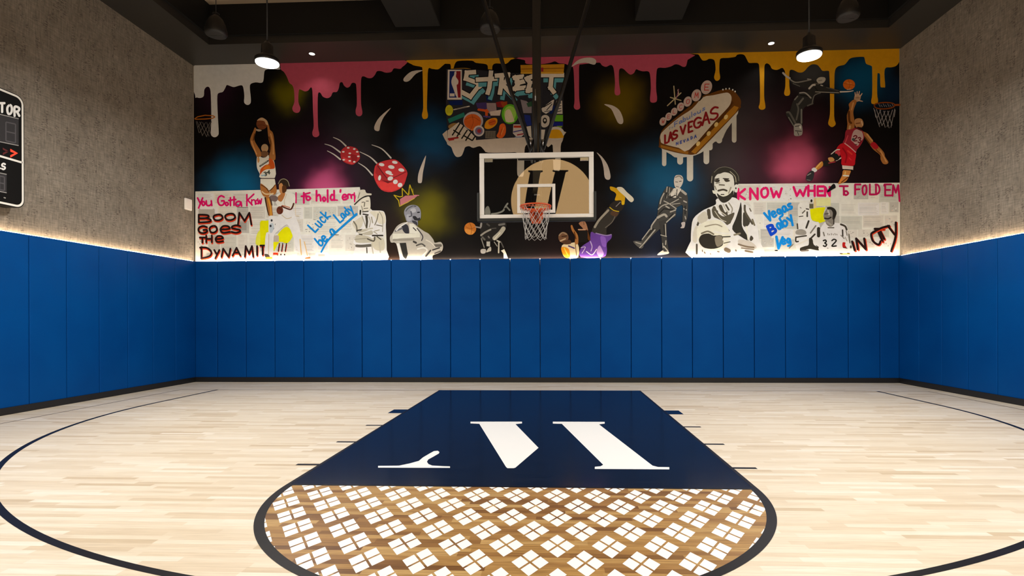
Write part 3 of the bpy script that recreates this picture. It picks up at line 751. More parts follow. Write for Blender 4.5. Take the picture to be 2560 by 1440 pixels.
# ---- painted hoops at both ends
q = mp(2).t(480, 120, 4)
nets = [('55,735', '110,880'), ('80,740', '150,890'), ('110,745', '175,885'), ('150,745', '190,860'), ('200,735', '150,890'), ('185,745', '105,880'), ('140,745', '80,850'), ('100,740', '60,800'), ('45,735', '75,850')]
for a, b in nets: q.S('6c6662', 5, a+' '+b, False, False)
q.S('a8601c', 10, '32,710 60,690 135,675 215,680 232,692 210,705 135,712 40,715', False)
q.done('painted_hoop', mural, 'painted hoop at the left edge')
q = mp(2).t(1940, 150, 7.2)
for a, b in (('1750,870', '1860,1210'), ('1800,890', '1900,1180'), ('1860,900', '1960,1220'), ('1930,920', '2030,1230'), ('2000,920', '2080,1180'), ('2130,880', '2060,1220'), ('2090,900', '1990,1210'), ('2030,920', '1900,1190'), ('1960,920', '1850,1160'), ('1880,900', '1810,1050'), ('2140,900', '2120,1030'), ('1770,900', '1790,1040')): q.S('8a8688', 11, a+' '+b, False, False)
for i in range(7): q.S('6e6e74', 12, f'{1840+i*40},{790+(i%2)*20} {1870+i*40},{850}', False, False)
q.S('7a3c14', 22, '1760,820 1800,790 1940,770 2080,780 2130,815 2090,860 1940,885 1800,870 1760,825', True); q.S('8a4416', 34, '2120,815 2232,812', False, False)
q.done('painted_hoop', mural, 'painted hoop at the right edge')
# ---- torn newspaper collage panels under the lettering
rnd = random.Random(11)
def collage(name, outline, x0, x1, y0, y1, label):
    q = mp(1, 4e-5); q.P('d6cfc2', outline); cell = 0
    tones = ['c9c4ba', 'bdbab2', 'd8d2c8', 'dccdc2', 'b4b6ae', 'a9a8a2', 'b4b6ae', 'a9a8a2', 'd9c8c0', 'cfd2cc', 'c3c0b8', 'bdbab2']
    y = y0
    while y < y1-8:
        hgt = rnd.uniform(22, 46); x = x0
        while x < x1-6:
            w_ = rnd.uniform(22, 62); a, b = min(x+w_, x1), min(y+hgt+rnd.uniform(-6, 6), y1); jy = y+rnd.uniform(0, 4)
            if rnd.random() < .95:
                cell += 1; k0 = (cell % 4)*7+2; q.k = k0
                q.R(rnd.choice(tones), x+1, max(jy, y0), a-1.5, b-1.5)
                if rnd.random() < .75:
                    yy = jy+4
                    while yy < b-4:
                        q.k = k0+1; q.S(rnd.choice(['a29e96', 'b4aea4', '94908a']), .8, [(x+4, yy), (a-5-rnd.uniform(0, 6), yy)], False, False); yy += rnd.uniform(2.6, 4)
                else:
                    for m in range(int((a-x)*(b-jy)/70)):
                        u, v, du, dv = rnd.uniform(x+3, a-7), rnd.uniform(jy+3, b-6), rnd.uniform(1, 4), rnd.uniform(.8, 3); q.k = k0+1+m % 4
                        q.P(rnd.choice(['8f8d88', 'a09c94', 'c8b4a8', 'd8d2c8', '94908a', 'b4aea4']), [(u, v), (u+du, v+rnd.uniform(-1, 1)), (u+du*.8, v+dv), (u-.5, v+dv*.9)])
                if rnd.random() < .12: q.k = k0+5; q.R(rnd.choice(['8f8d88', 'a09c94', 'c8b4a8']), x+6, jy+5, a-8, b-8)
            x += w_
        y += hgt
    return q.done(name, mural, label)
collage('newspaper_collage', '489,479 740,473 900,468 905,500 965,560 968,650 489,654', 491, 898, 482, 650, 'pale newspaper collage at the left')
collage('newspaper_collage', '1842,460 2249,457 2249,639 1842,641', 1845, 2247, 462, 638, 'pale newspaper collage at the right')
# yellow spray patches
q = mp(2).t(620, 440, 6.545); q.B('e0d400', '210,740 300,735 350,745 345,960 300,1110 230,1135 190,1140 150,1100 185,1000 200,850'); q.B('c8cc40', '150,960 200,900 200,1120 130,1110')
q.B('dcd000', '510,930 640,830 740,960 650,1100 520,1080 430,1230 418,1100 470,1020'); q.R('a89e90', 425, 975, 510, 1080); q.done('spray_patch', mural, 'yellow spray paint behind the man in white')
q = mp(2).t(1880, 480, 8.47); q.P('e6d800', '1215,370 1330,345 1400,330 1550,325 1500,480 1520,590 1560,615 1430,660 1330,620 1195,580'); q.R('e2b880', 1300, 130, 1355, 340); q.R('d8d090', 1360, 120, 1660, 300); q.done('spray_patch', mural, 'yellow patch between the two jersey players')

# ---- graffiti lettering
PK = 'c00a5c'
q = mp(3).t(480, 460, 7.2)
def word(q, col, w, items, label):
    for c, x, y, w_, h in items: q.ch(col, w, c, x, y, w_, h)
    return cut(q, 'painted_word', label)
q = word(q, PK, 31, (('Y', 110, 255, 90, 180), ('o', 185, 260, 60, 130), ('u', 265, 250, 100, 140)), 'pink handwritten word You')
q.S('4a5a9a', 14, '800,365 900,385')
q = word(q, PK, 31, (('G', 475, 215, 110, 170), ('o', 605, 290, 60, 100), ('t', 670, 250, 60, 140), ('t', 735, 235, 60, 150), ('a', 790, 270, 110, 130)), 'pink handwritten word Gotta')
q.S(PK, 28, '995,195 995,395', False); q.S(PK, 28, '1120,185 1010,290 1090,380', False)
q = word(q, PK, 24, (('n', 1080, 230, 70, 140), ('o', 1150, 240, 60, 120), ('w', 1190, 210, 70, 150)), 'pink handwritten word Know')
q.t(740, 460, 7.58); q.S(PK, 26, '8,170 8,360', False); q = cut(q, 'painted_word', 'pink end of a handwritten word beside the man in white')
q.S(PK, 30, '150,200 270,170', False); q = word(q, PK, 36, (('t', 110, 170, 90, 190), ('o', 195, 180, 90, 130)), 'pink handwritten word to')
q.S(PK, 26, '700,300 790,310', False); q = word(q, PK, 36, (('h', 395, 130, 80, 190), ('o', 510, 190, 60, 140), ('l', 580, 120, 50, 220), ('d', 655, 130, 80, 180)), 'pink handwritten word hold')
q.S(PK, 24, '1110,170 1115,340', False); q = word(q, PK, 34, (("'", 825, 115, 50, 130), ('e', 880, 150, 90, 150), ('m', 990, 160, 130, 110)), 'pink handwritten word em')
q.bm.free()
def shadowed(q, items, w, dx=8, dy=22):
    for pas, col in ((1, 'b83418'), (0, '1c0c0c')):
        for it in items:
            c, x, y, w_, h = it[:5]; sl = it[5] if len(it) > 5 else 0
            q.ch(col, w, c, x+dx*pas, y+dy*pas, w_, h, sl)
q = mp(3).t(480, 460, 7.2)
for items, lab in (([('B', 130, 555, 210, 140), ('O', 395, 550, 160, 105), ('O', 605, 535, 175, 115), ('M', 835, 520, 240, 210)], 'BOOM'),
                   ([('G', 125, 760, 150, 125), ('O', 325, 755, 130, 120), ('e', 510, 690, 190, 190), ('S', 720, 745, 155, 135)], 'GOES'),
                   ([('T', 150, 965, 90, 90), ('H', 265, 930, 100, 120), ('e', 425, 880, 150, 165)], 'THE'),
                   ([('D', 155, 1140, 200, 200, 0), ('Y', 410, 1190, 90, 150), ('N', 540, 1165, 130, 150, .2), ('A', 740, 1150, 140, 140), ('M', 960, 1120, 150, 190), ('I', 1160, 1120, 40, 160), ('T', 1240, 1110, 80, 160)], 'DYNAMIT')):
    shadowed(q, items, 33); q = cut(q, 'painted_word', 'black and red handwritten word '+lab)
q.t(620, 440, 6.545)
for x in (520, 575, 635): q.S('b83418', 16, f'{x+4},1130 {x-14},1240', False); q.S('1c0c0c', 16, f'{x},1105 {x-18},1230', False); q.R('2a0e0a', x-40, 1275, x-20, 1300)
q.R('b83418', 415, 1255, 500, 1290); q.done('painted_word', mural, 'black and red exclamation marks')
BL = '0878c0'
q = mp(3).t(740, 460, 7.58)
q.slant(BL, 34, 'L', 370, 915, 80, 190, 120, -47); q.slant(BL, 30, 'uck', 455, 830, 72, 190, 112, -47)
q = cut(q, 'painted_word', 'blue handwritten word Luck'); q.slant(BL, 34, 'be a', 470, 1170, 80, 170, 100, -40); q.slant(BL, 34, 'L', 840, 735, 80, 190, 100, -40); q.slant(BL, 30, 'ady', 900, 665, 70, 150, 95, -40)
q.S(BL, 46, '1150,575 860,830 620,1060 485,1290', True, w1=30)
q.done('painted_word', mural, 'blue underlined handwriting be a Lady')
q = mp(3).t(1860, 410, 6)
PK2 = 'd0145e'
q = word(q, PK2, 36, (('K', -90, 380, 100, 150), ('N', 90, 370, 110, 160), ('O', 255, 360, 100, 140), ('W', 400, 370, 160, 130)), 'pink word KNOW')
q = word(q, PK2, 36, (('W', 740, 350, 190, 130), ('H', 960, 330, 95, 150), ('E', 1100, 340, 90, 135), ('N', 1210, 350, 70, 130)), 'pink word WHEN')
PK3 = 'a8104c'
q = word(q, PK3, 28, (('T', 1430, 335, 120, 130), ('o', 1490, 360, 70, 110)), 'dark pink word To')
q = word(q, PK3, 28, (('F', 1660, 310, 80, 150), ('O', 1770, 320, 60, 140), ('L', 1880, 310, 70, 150), ('D', 1965, 310, 60, 150)), 'dark pink word FOLD')
q.S(PK3, 26, '2310,330 2325,560', False)
q = word(q, PK3, 28, (("'", 2080, 310, 40, 60), ('E', 2110, 310, 90, 165), ('M', 2220, 320, 100, 160)), 'dark pink word EM')
q.bm.free()
q = mp(3).t(1880, 480, 8.47)
B1, B2 = '0a7cd0', '083cb4'
q.slant(B1, 52, 'V', 330, 625, 110, 190, 130, -24); q.slant(B1, 46, 'egas', 440, 545, 92, 180, 125, -26)
q = cut(q, 'painted_word', 'light blue handwritten word Vegas'); q.slant(B2, 62, 'B', 400, 905, 120, 190, 150, -25); q.slant(B1, 50, 'aby', 560, 800, 95, 190, 140, -32)
q = cut(q, 'painted_word', 'blue handwritten word Baby'); q.slant(B1, 56, 'V', 490, 1190, 130, 240, 130, 5); q.slant(B1, 46, 'eg', 630, 1110, 80, 170, 105, -8)
q.done('painted_word', mural, 'light blue handwritten word below Baby')
q = mp(3).t(1860, 410, 6)
shadowed(q, [('I', 1640, 1165, 30, 130, -.3), ('N', 1700, 1120, 120, 160, -.15)], 34, 14, 14)
for col, d in (('b83418', 12), ('1c0c0c', 0)): q.S(col, 24, [(x+d*.6, y+d*.6) for x, y in pp('1520,1185 1475,1190 1475,1225 1520,1240 1510,1265 1475,1268')], True)
q = cut(q, 'painted_word', 'black and red word SIN'); shadowed(q, [('I', 2050, 1030, 40, 130, -.45), ('T', 2030, 975, 130, 150, -.5)], 34, 14, 14)
for col, d in (('b83418', 12), ('1c0c0c', 0)):
    q.S(col, 32, [(x+d, y+d) for x, y in pp('2170,930 2060,960 1940,1020 1900,1060 1930,1160 2010,1210 2040,1160')], True)
    q.S(col, 32, [(x+d, y+d*.5) for x, y in pp('2150,930 2250,1060')], False); q.S(col, 34, [(x+d, y+d*.5) for x, y in pp('2270,880 2265,1100 2200,1310')], True)
q.done('painted_word', mural, 'black and red word CITY')

# ---- sticker-covered block with the word STREET
q = mp(1).t(1110, 160, 6)
q.B('b4a89a', '40,1000 45,1180 60,1215 110,1250 140,1330 180,1390 230,1395 270,1370 300,1300 320,1250 380,1235 440,1260 540,1235 600,1290 660,1330 960,1330 1085,1330 1098,1400 1100,1660 1150,1690 1196,1660 1205,1400 1215,1250 1260,1200 1320,1160 1500,1180 1560,1250 1630,1220 1640,1560 1690,1600 1745,1570 1750,1240 1780,1150 1790,1080 1760,1000 900,950')
q.done('paint_drips', mural, 'white drips under the sticker block')
q = mp(2).t(1110, 160, 6)
q.P('24242a', '35,80 300,70 960,140 1300,140 1780,140 1790,560 1790,1060 1700,1080 1500,1130 1200,1100 800,1120 400,1150 60,1160 30,640')
q.P('0a1c50', '60,560 280,545 280,620 100,620'); q.P('0a1c50', '630,470 720,450 720,560 640,560'); q.P('0a1c50', '1560,600 1700,640 1610,760 1530,700')
q.done('sticker_block', mural, 'black ground of the sticker block')
q = mp(3).t(1080, 120, 4)
def letter(strokes):
    for s_ in strokes: q.S('52909c', 44, [(x+26, y+50) for x, y in pp(s_)], False, sq=True)
    for s_ in strokes: q.S('0c0a0c', 62, s_, False, sq=True)
    for s_ in strokes: q.S('c8bcac', 44, s_, False, sq=True)
letter(['420,245 350,250 340,310 450,350 480,385', '470,380 385,490 290,440']); letter(['460,320 640,310', '590,250 575,400 560,450']); letter(['700,280 690,390 680,450', '650,280 760,270 745,345 700,350', '700,360 800,470'])
letter(['900,290 830,300 870,350 830,410 920,400', '850,355 910,340']); letter(['1000,290 950,310 980,350 960,430 1010,420']); letter(['1110,275 1300,275', '1195,290 1185,400 1215,440'])
q.done('painted_word', mural, 'white block letters reading STREET')
q = mp(4).t(1080, 120, 4)
q.P('c2b8ae', '160,222 300,222 300,520 155,520'); q.P('14245c', '178,235 240,235 215,290 205,350 235,420 250,500 172,500'); q.P('7a1a20', '245,235 288,235 288,500 262,500 248,380 262,330 240,290'); q.B('c2b8ae', '228,240 246,252 240,290 265,330 258,370 240,350 250,420 262,505 240,480 215,410 195,350 205,300 222,275'); q.P('c2b8ae', '180,458 228,458 228,488 180,488')
q.done('sticker', mural, 'blue and red league emblem with white player silhouette')
q = mp(4).t(1080, 120, 4); q.P('b07a18', '885,175 1325,165 1315,262 890,262'); q.S('7a4a10', 8, '895,215 1320,205', False); q.S('c89a30', 10, '890,255 1315,252', False); q.R('8a1c2c', 1092, 200, 1114, 240); q.done('sticker', mural, 'orange strip sticker above the lettering')
q = mp(4).t(1110, 160, 6)
q.E('b0ac1c', 80, 700, 58, 80); [q.S('6c6a14', 4, f'40,{y} 120,{y}', False, False) for y in (670, 690, 710, 730)]
q = cut(q, 'sticker'); q.P('1f6a5c', '60,830 300,730 320,790 80,890'); q = cut(q, 'sticker'); q.S('b8b0a4', 16, '150,690 330,650 380,640', False); q.S('1a1a1a', 6, '190,680 340,650', False)
q = cut(q, 'sticker'); q.B('8a6a3a', '70,930 150,890 230,910 180,980 90,980'); q = cut(q, 'sticker'); q.P('3a2c5c', '480,590 640,580 660,680 560,700 500,660'); q = cut(q, 'sticker'); q.P('8c7a7c', '640,590 780,590 790,700 720,780 650,720'); q.P('c0b0a4', '690,720 860,690 840,780 700,780'); q = cut(q, 'sticker'); q.S('b84c1c', 34, '520,690 600,700 660,720', False); q.S('b84c1c', 40, '640,700 640,790', False); q.S('4a3a78', 22, '600,790 690,800', False)
q = cut(q, 'sticker'); q.P('7a1a1c', '780,580 880,560 940,600 900,660 800,650'); q.P('8a3a18', '850,580 950,565 950,640 880,650')
q.done('sticker', mural)
q = mp(5).t(1110, 160, 6)
q.E('a09aa0', 440, 860, 150, 140); q.E('b8541c', 430, 870, 130, 115); q.P('c2641e', '310,920 420,990 540,900 520,960 420,1010'); q.S('6a2c10', 5, '320,840 430,800 540,860'); q.S('6a2c10', 5, '420,760 440,880 400,990')
q = cut(q, 'sticker'); q.B('c88418', '610,930 640,860 720,820 790,820 800,880 760,940 680,980 620,970'); q.E('b85018', 725, 880, 60, 45, -20); q.S('7a2c10', 8, '680,890 770,860')
q = cut(q, 'sticker'); q.E('b8b0ac', 525, 1010, 82, 82); q.E('6a607c', 525, 1010, 58, 58); q.E('8a2a30', 530, 1010, 30, 30)
q.done('sticker', mural)
q = mp(5).t(1080, 120, 4)
q.E('54a020', 780, 665, 84, 100); q.E('8ab848', 780, 660, 62, 76); q.B('c4b89c', '735,640 780,620 815,700 820,740 740,740'); q.done('sticker', mural, 'round green sticker')
q = mp(5).t(1110, 160, 6)
q.P('b8ac9e', '60,1000 220,880 330,960 480,1110 480,1160 60,1160')
for a, b in (('130,1070', '240,900'), ('200,1090', '300,930'), ('150,1000', '240,1060'), ('270,1120', '350,1000'), ('330,1150', '400,1040'), ('300,1080', '420,1150'), ('430,1150', '470,1090')): q.S('16140f', 20, a+' '+b, False)
q.S('8a2020', 26, '70,1130 210,1110', False); q.S('a02a20', 16, '80,1150 150,1140', False)
q = cut(q, 'sticker'); q.R('6a6258', 620, 1010, 780, 1120)
for x in range(630, 780, 24): q.S('20201c', 7, f'{x},1020 {x+4},1110', False, False)
q = cut(q, 'sticker'); q.B('c85a20', '840,920 900,900 930,960 920,1060 860,1120 790,1090 820,1020'); q.S('e08040', 14, '860,1060 900,960'); q.S('8a3410', 8, '840,1080 870,980')
q.done('sticker', mural, 'orange flame sticker')
q = mp(5).t(1260, 130, 5.333)
q.P('b4aaa4', '125,970 260,970 280,1090 200,1170 120,1090'); q.R('a03018', 130, 985, 258, 1015); q.S('4a4880', 16, '130,1070 270,1040', False); q.S('8a2a34', 16, '180,1110 260,1095', False); q.S('6a7a9a', 12, '150,1140 230,1140', False)
q = cut(q, 'sticker'); q.P('1c2a70', '270,840 350,850 370,980 310,990 280,920'); q.P('7a7278', '220,640 300,660 370,720 370,820 260,820'); q.P('2a4a34', '300,690 370,660 375,730 320,740')
q = cut(q, 'sticker'); q.P('b8b0a8', '500,760 640,650 670,640 640,780 560,830 510,800'); q.S('16141a', 12, '530,740 630,680', False); q.S('16141a', 10, '570,780 640,700', False); q.S('16141a', 8, '540,800 620,790', False)
q = cut(q, 'sticker'); q.B('b4aca2', '500,870 560,845 605,880 600,970 550,1010 500,990'); q.E('1c1a18', 545, 920, 28, 40); q.E('c0b8ae', 545, 915, 14, 16)
q = cut(q, 'sticker'); q.P('b4aca2', '700,655 775,655 780,830 680,830'); [q.S('1c1a18', 10, f'{695},{y} {765},{y-15}', False, False) for y in (700, 735, 770, 805)]
q = cut(q, 'sticker'); q.R('5c9a20', 678, 845, 785, 930); q.R('141c70', 655, 938, 785, 990); q.P('6a8a24', '700,990 780,990 760,1030')
q = cut(q, 'sticker'); q.E('b8b0a4', 690, 1090, 115, 90); q.B('c08c10', '585,1150 595,1080 650,1040 740,1045 785,1110 780,1150'); q = cut(q, 'sticker'); q.P('b8b0a4', '300,1000 360,990 370,1160 330,1120'); q = cut(q, 'sticker'); q.P('b8b0a4', '495,1040 550,1040 530,1160 495,1180')
q.done('sticker', mural)

# ---- welcome sign with drips
q = mp(1).t(1640, 190, 5.333)
for x, y0, y1, w_ in ((108, 940, 1175, 58), (320, 1050, 1145, 78), (452, 1040, 1365, 84), (670, 960, 1140, 76), (840, 780, 860, 80), (1040, 470, 860, 62), (905, 640, 700, 70), (720, 880, 960, 66)): q.S('b8b4a8', w_, f'{x},{y0} {x},{y1}', False)
q.B('b8b4a8', '60,950 200,1050 280,1090 520,1060 700,960 780,880 870,860 940,720 1090,500 1000,480 400,980'); q.done('paint_drips', mural, 'white drips under the welcome sign')
q = mp(2).t(1640, 190, 5.333)
q.B('5a3408', '40,920 50,960 250,1020 420,1050 520,1045 600,980 1080,480 1125,400 1125,320 1080,250 1030,200 950,180 860,190 740,230 600,280 430,420 120,680 50,800')
q.P('8a5a14', '60,920 430,1010 425,1050 60,955'); q.P('9a6818', '440,1000 1040,400 1100,420 1060,490 520,1040'); q.P('4a2804', '430,985 700,700 850,560 1010,330 1030,360 900,560 450,1030')
for x, y in ((560, 905), (700, 770), (800, 650), (930, 550)): q.E('d8b070', x, y, 24, 34, 30)
for x, y in ((890, 185), (930, 175), (975, 172), (1020, 188), (1052, 210)): q.E('d8d0c0', x, y, 9, 12)
q.B('b9ae9c', '60,860 55,800 100,730 300,560 480,440 620,290 760,260 900,230 960,228 1000,270 1000,340 960,420 800,590 440,985 300,960 90,905')
q.done('painted_sign', mural, 'diamond-shaped welcome sign')
q = mp(3).t(1640, 190, 5.333)
for i, (c, x, y, r) in enumerate((('W', 90, 610, 46), ('E', 165, 545, 44), ('L', 240, 480, 44), ('C', 325, 415, 48), ('O', 420, 345, 56), ('M', 535, 262, 66), ('E', 670, 155, 76))):
    q.S('1c1408', r*.5, f'{x+r*.6},{y+r*.9} {x+r*1.05},{y+r*.4}', False); q.E('ae9a92', x, y, r*.95, r*1.25, 20); q.ch('a83a34', r*.16, c, x-r*.36, y-r*.55, r*.72, r*1.05, .1)
q = cut(q, 'painted_sign_letters', 'round letter discs reading WELCOME')
for a in ('235,140 255,380', '330,230 150,400', '190,290 330,330', '290,190 300,250'): q.S('a89a78', 14, a, False)
q.S('8a4a70', 8, '300,180 270,300', False); q.done('painted_star', mural)
q = mp(3).t(1640, 190, 5.333)
RD = '7c1418'
def tilt(col, w, items):
    for c, x, y, cw, h, sk in items:
        for st in FONT[c]: q.S(col, w, [(x+a*cw, y+b*h-a*cw*sk) for a, b in pp(st)], c in 'SGOC')
tilt(RD, 27, [('L', 118, 795, 28, 105, .3), ('A', 165, 765, 55, 115, .35), ('S', 225, 745, 55, 105, .4), ('V', 325, 680, 65, 105, .3), ('E', 432, 625, 50, 130, .35), ('G', 505, 575, 90, 130, .3), ('A', 615, 505, 95, 155, .3), ('S', 725, 440, 95, 160, .35)]); q = cut(q, 'painted_sign_letters', 'dark red lettering LAS VEGAS')
tilt('3a4c94', 11, [('N', 268, 890, 24, 34, .35), ('E', 320, 872, 20, 34, .35), ('V', 362, 858, 24, 34, .35), ('A', 410, 838, 24, 36, .35), ('D', 460, 815, 24, 36, .35), ('A', 508, 795, 28, 40, .35)]); q = cut(q, 'painted_sign_letters', 'small blue lettering NEVADA')
tilt('8a94a4', 7, [('t', 170, 690, 20, 34, .5), ('o', 205, 672, 20, 34, .5)])
tilt('5c70a8', 11, [('F', 245, 620, 42, 62, .5), ('a', 305, 592, 40, 54, .5), ('b', 360, 550, 36, 66, .5), ('u', 410, 535, 40, 54, .5), ('l', 460, 492, 26, 66, .5), ('o', 495, 488, 40, 52, .5), ('u', 550, 458, 42, 54, .5), ('s', 612, 420, 40, 54, .5)])
q.done('painted_sign_letters', mural, 'pale blue lettering to Fabulous')
# ---- crown
q = mp(2).t(860, 460, 7.2)
q.P('b06a70', '1010,275 1110,212 1340,205 1270,262 1150,340 1015,400'); q.S('b09a10', 16, '1005,405 985,300 905,205 1010,235 1055,225 1050,80 1150,190', False); q.S('b09a10', 16, '1160,200 1188,20 1255,200', False); q.S('a08a10', 10, '1175,60 1180,190', False); q.S('b09a30', 14, '1270,262 1005,405', False); q.S('9a8a10', 10, '1240,90 1250,190', False); q.S('c07a84', 14, '1270,205 1350,208', False)
q.done('painted_crown', mural, 'yellow and pink crown')
# ---- painted figures
SK, SKD, SKL = '9a6432', '57300f', 'bd8a52'
# player dunking with both hands
q = mp(4).t(600, 280, 7.58)
q.B(SK, '290,300 320,330 302,400 280,500 290,560 335,640 400,750 410,850 330,860 290,760 225,640 200,540 225,450 262,370'); q.S(SKL, 26, '230,560 270,680 320,800'); q.S(SKD, 18, '285,420 262,540')
q.B(SK, '525,225 555,250 575,340 625,390 652,500 668,700 680,900 600,920 560,830 595,700 560,560 540,430 530,320'); q.S(SKL, 24, '590,420 635,600 640,800'); q.S(SKD, 22, '560,480 590,600 575,740')
q.E('6e3c20', 425, 230, 106, 108); q.B('b49470', '330,170 380,125 440,115 520,170 545,250 500,240 470,180 380,165'); q.B('a89884', '320,330 400,340 420,360 360,375 310,350'); q.S('3a1c10', 6, '340,260 430,250 510,280')
q.E('b08a62', 478, 690, 68, 78); q.B('6a4a30', '410,760 480,740 545,770 540,830 480,860 420,840'); q.B('a98c6a', '430,640 480,612 530,640 520,690 440,690')
q.B('cdc8bc', '385,850 440,870 500,860 550,820 570,900 640,920 668,1000 670,1250 395,1250 385,1180 340,1090 325,1000 330,860 360,870'); q.B(SKL, '335,880 370,870 380,930 350,970')
q.B('b84c18', '392,1190 398,1090 480,1015 555,985 555,880 640,930 668,1060 610,1085 520,1090 440,1130'); q.B('d8701c', '440,1090 520,1010 570,1020 580,1075 500,1085'); q.S('3c3a34', 30, '390,1030 450,990 540,930', True); q.S('cdc8bc', 5, '400,1020 530,930')
q.ch('3c4038', 20, '3', 465, 1145, 50, 65); q.ch('3c4038', 20, '4', 525, 1115, 50, 65); q.S('7aa0b4', 20, '420,1210 480,1200'); q.S('4a3c38', 24, '400,1268 668,1268', False, False)
q.t(620, 440, 6.545)
q.P('cfc8ba', '212,52 445,52 460,140 410,190 355,245 320,200 212,130'); q.B(SK, '212,130 260,150 320,205 350,250 370,300 330,345 260,330 215,240'); q.B(SK, '455,140 415,190 370,250 380,290 440,310 475,260 472,190'); q.S(SKD, 14, '225,150 300,195 345,255 400,215 450,150', False); q.S('c8b088', 20, '240,260 300,300 420,290')
q.B(SK, '290,350 350,340 395,430 405,560 412,655 350,655 315,550 300,440'); q.S('c08a2c', 22, '340,380 375,520 385,640'); q.S('2a1a0c', 24, '290,360 310,480 345,640', True, w1=14); q.S('3a2c24', 26, '370,350 400,480', True, w1=16)
q.B('d8d4cc', '352,665 430,655 520,680 475,780 480,850 425,950 350,945 345,800'); q.B('a8b4bc', '360,800 420,780 430,900 370,930'); 
for x, y in ((395, 730), (378, 820), (440, 870), (465, 800)): q.E('2a2c30', x, y, 16, 20)
q.done('painted_player', mural, 'painted player in white and orange uniform dunking a ball with both hands')
# man in a white jumpsuit with a ball
q = mp(5).t(620, 440, 6.545)
q.B('d9d2c2', '480,300 560,280 640,262 720,280 778,320 780,430 740,520 690,600 640,640 560,600 500,510 460,420')
q.B('e0dace', '500,660 560,560 640,520 740,560 800,700 850,830 880,1000 960,1200 1010,1340 890,1330 800,1150 740,980 690,860 640,800 520,890 430,1000 415,1310 290,1310 285,1150 310,930 400,930 470,760')
q.S('b8ac98', 16, '350,960 345,1290', True); q.S('c8a468', 18, '860,1040 880,1290', True); q.S('c8a468', 14, '930,1080 980,1300', True); q.S('b4a890', 12, '560,640 640,700 720,680'); q.S('b4a890', 10, '640,300 600,420 620,500')
q.E('2c2118', 590, 135, 88, 82); q.S('8a8068', 12, '505,130 540,70 600,52 660,90 685,170'); q.B('b07c4c', '520,140 560,120 590,180 600,260 560,310 530,270 515,200'); q.B('4a2c16', '570,170 620,160 640,230 600,290 570,270'); q.B('a06838', '560,290 620,290 560,420 500,400 490,350')
q.S('4a2416', 24, '755,455 730,520 690,550 560,500', True); q.S('a85a3c', 14, '570,485 690,520'); q.E('5e2c1c', 530, 565, 55, 66); q.S('2c120c', 8, '500,530 560,560 540,620'); q.B('6a5a58', '370,330 440,320 500,360 470,420 390,400')
q.B('4a4038', '280,1280 340,1285 365,1330 300,1335'); q.B('c8902c', '310,1330 400,1330 400,1360 300,1360'); q.B('7a5030', '945,1340 1020,1325 1025,1355 950,1360'); q.S('c4b8a4', 10, '780,460 790,650 840,660', False)
q.done('painted_person', mural, 'painted man in a white open suit holding a basketball')
# man in hat and suit with folded arms
q = mp(4).t(860, 460, 7.2)
q.B('dcd8ca', '180,1385 220,1120 170,1060 215,930 210,820 140,720 200,640 310,570 330,500 460,480 560,480 700,488 742,540 762,660 742,900 715,960 745,1120 780,1385')
q.B('c8c4b6', '310,290 400,240 470,245 482,420 450,475 350,485 308,420'); q.B('bcb8aa', '265,150 300,112 380,108 410,165 500,178 480,215 390,215 300,285 205,365 190,350 235,270'); q.S('26241e', 20, '195,372 300,275 400,222 480,215', True); q.S('6a665a', 14, '290,160 260,260')
q.S('302c26', 12, '328,335 362,328'); q.S('302c26', 12, '405,312 445,312'); q.S('6a665a', 20, '378,335 370,405', True); q.S('3c3830', 12, '365,445 435,440'); q.S('8a8678', 16, '320,400 345,480'); q.P('18160f', '288,470 315,470 305,560 284,550'); q.S('3a362c', 20, '340,505 440,495', True); q.S('2a261e', 24, '350,545 440,560', True)
q.B('b9b5a6', '150,710 230,650 320,590 350,640 330,760 240,850 200,800'); q.B('c4c0b0', '470,500 690,500 740,560 745,700 640,720 560,600'); q.B('a9a595', '220,930 330,920 480,960 520,1040 420,1060 220,1050'); q.B('b4b09f', '540,960 700,970 740,1130 700,1200 560,1180 500,1060'); q.B('a5a192', '250,860 420,830 520,850 500,920 320,910'); q.S('d8d4c4', 16, '250,900 400,860 520,820', True); q.S('8f8b7b', 14, '640,500 700,620 700,860', True); q.P('3a362c', '385,570 430,570 440,680 425,800 395,800 400,680'); q.S('8a8676', 14, '330,580 380,720 400,790'); q.S('8a8676', 14, '450,590 480,680 460,780'); q.S('6a6658', 26, '180,680 230,760 240,860', True); q.S('706c5e', 18, '620,540 600,640 560,740'); q.S('5a564a', 16, '590,740 690,760'); q.S('908c7c', 22, '500,600 520,700')
q.S('3a362c', 26, '240,840 330,825', True); q.S('a8a494', 20, '330,830 520,800'); q.S('26221a', 28, '520,930 700,930', True); q.S('302c24', 20, '280,905 330,915'); q.S('8c8878', 18, '200,1000 420,980'); q.S('46423a', 24, '430,990 540,1030 560,960', True); q.S('46423a', 20, '600,950 670,1000', True); q.S('56524a', 50, '235,1115 330,1120 490,1105', True); q.S('3c382e', 20, '415,1150 420,1240', True); q.S('a4a092', 20, '500,1080 530,1250'); q.S('aaa698', 24, '640,1050 660,1230'); q.S('989484', 18, '560,850 640,830'); q.S('8c8878', 16, '540,860 600,900')
q.done('painted_person', mural, 'painted man in pale hat and suit with folded arms')
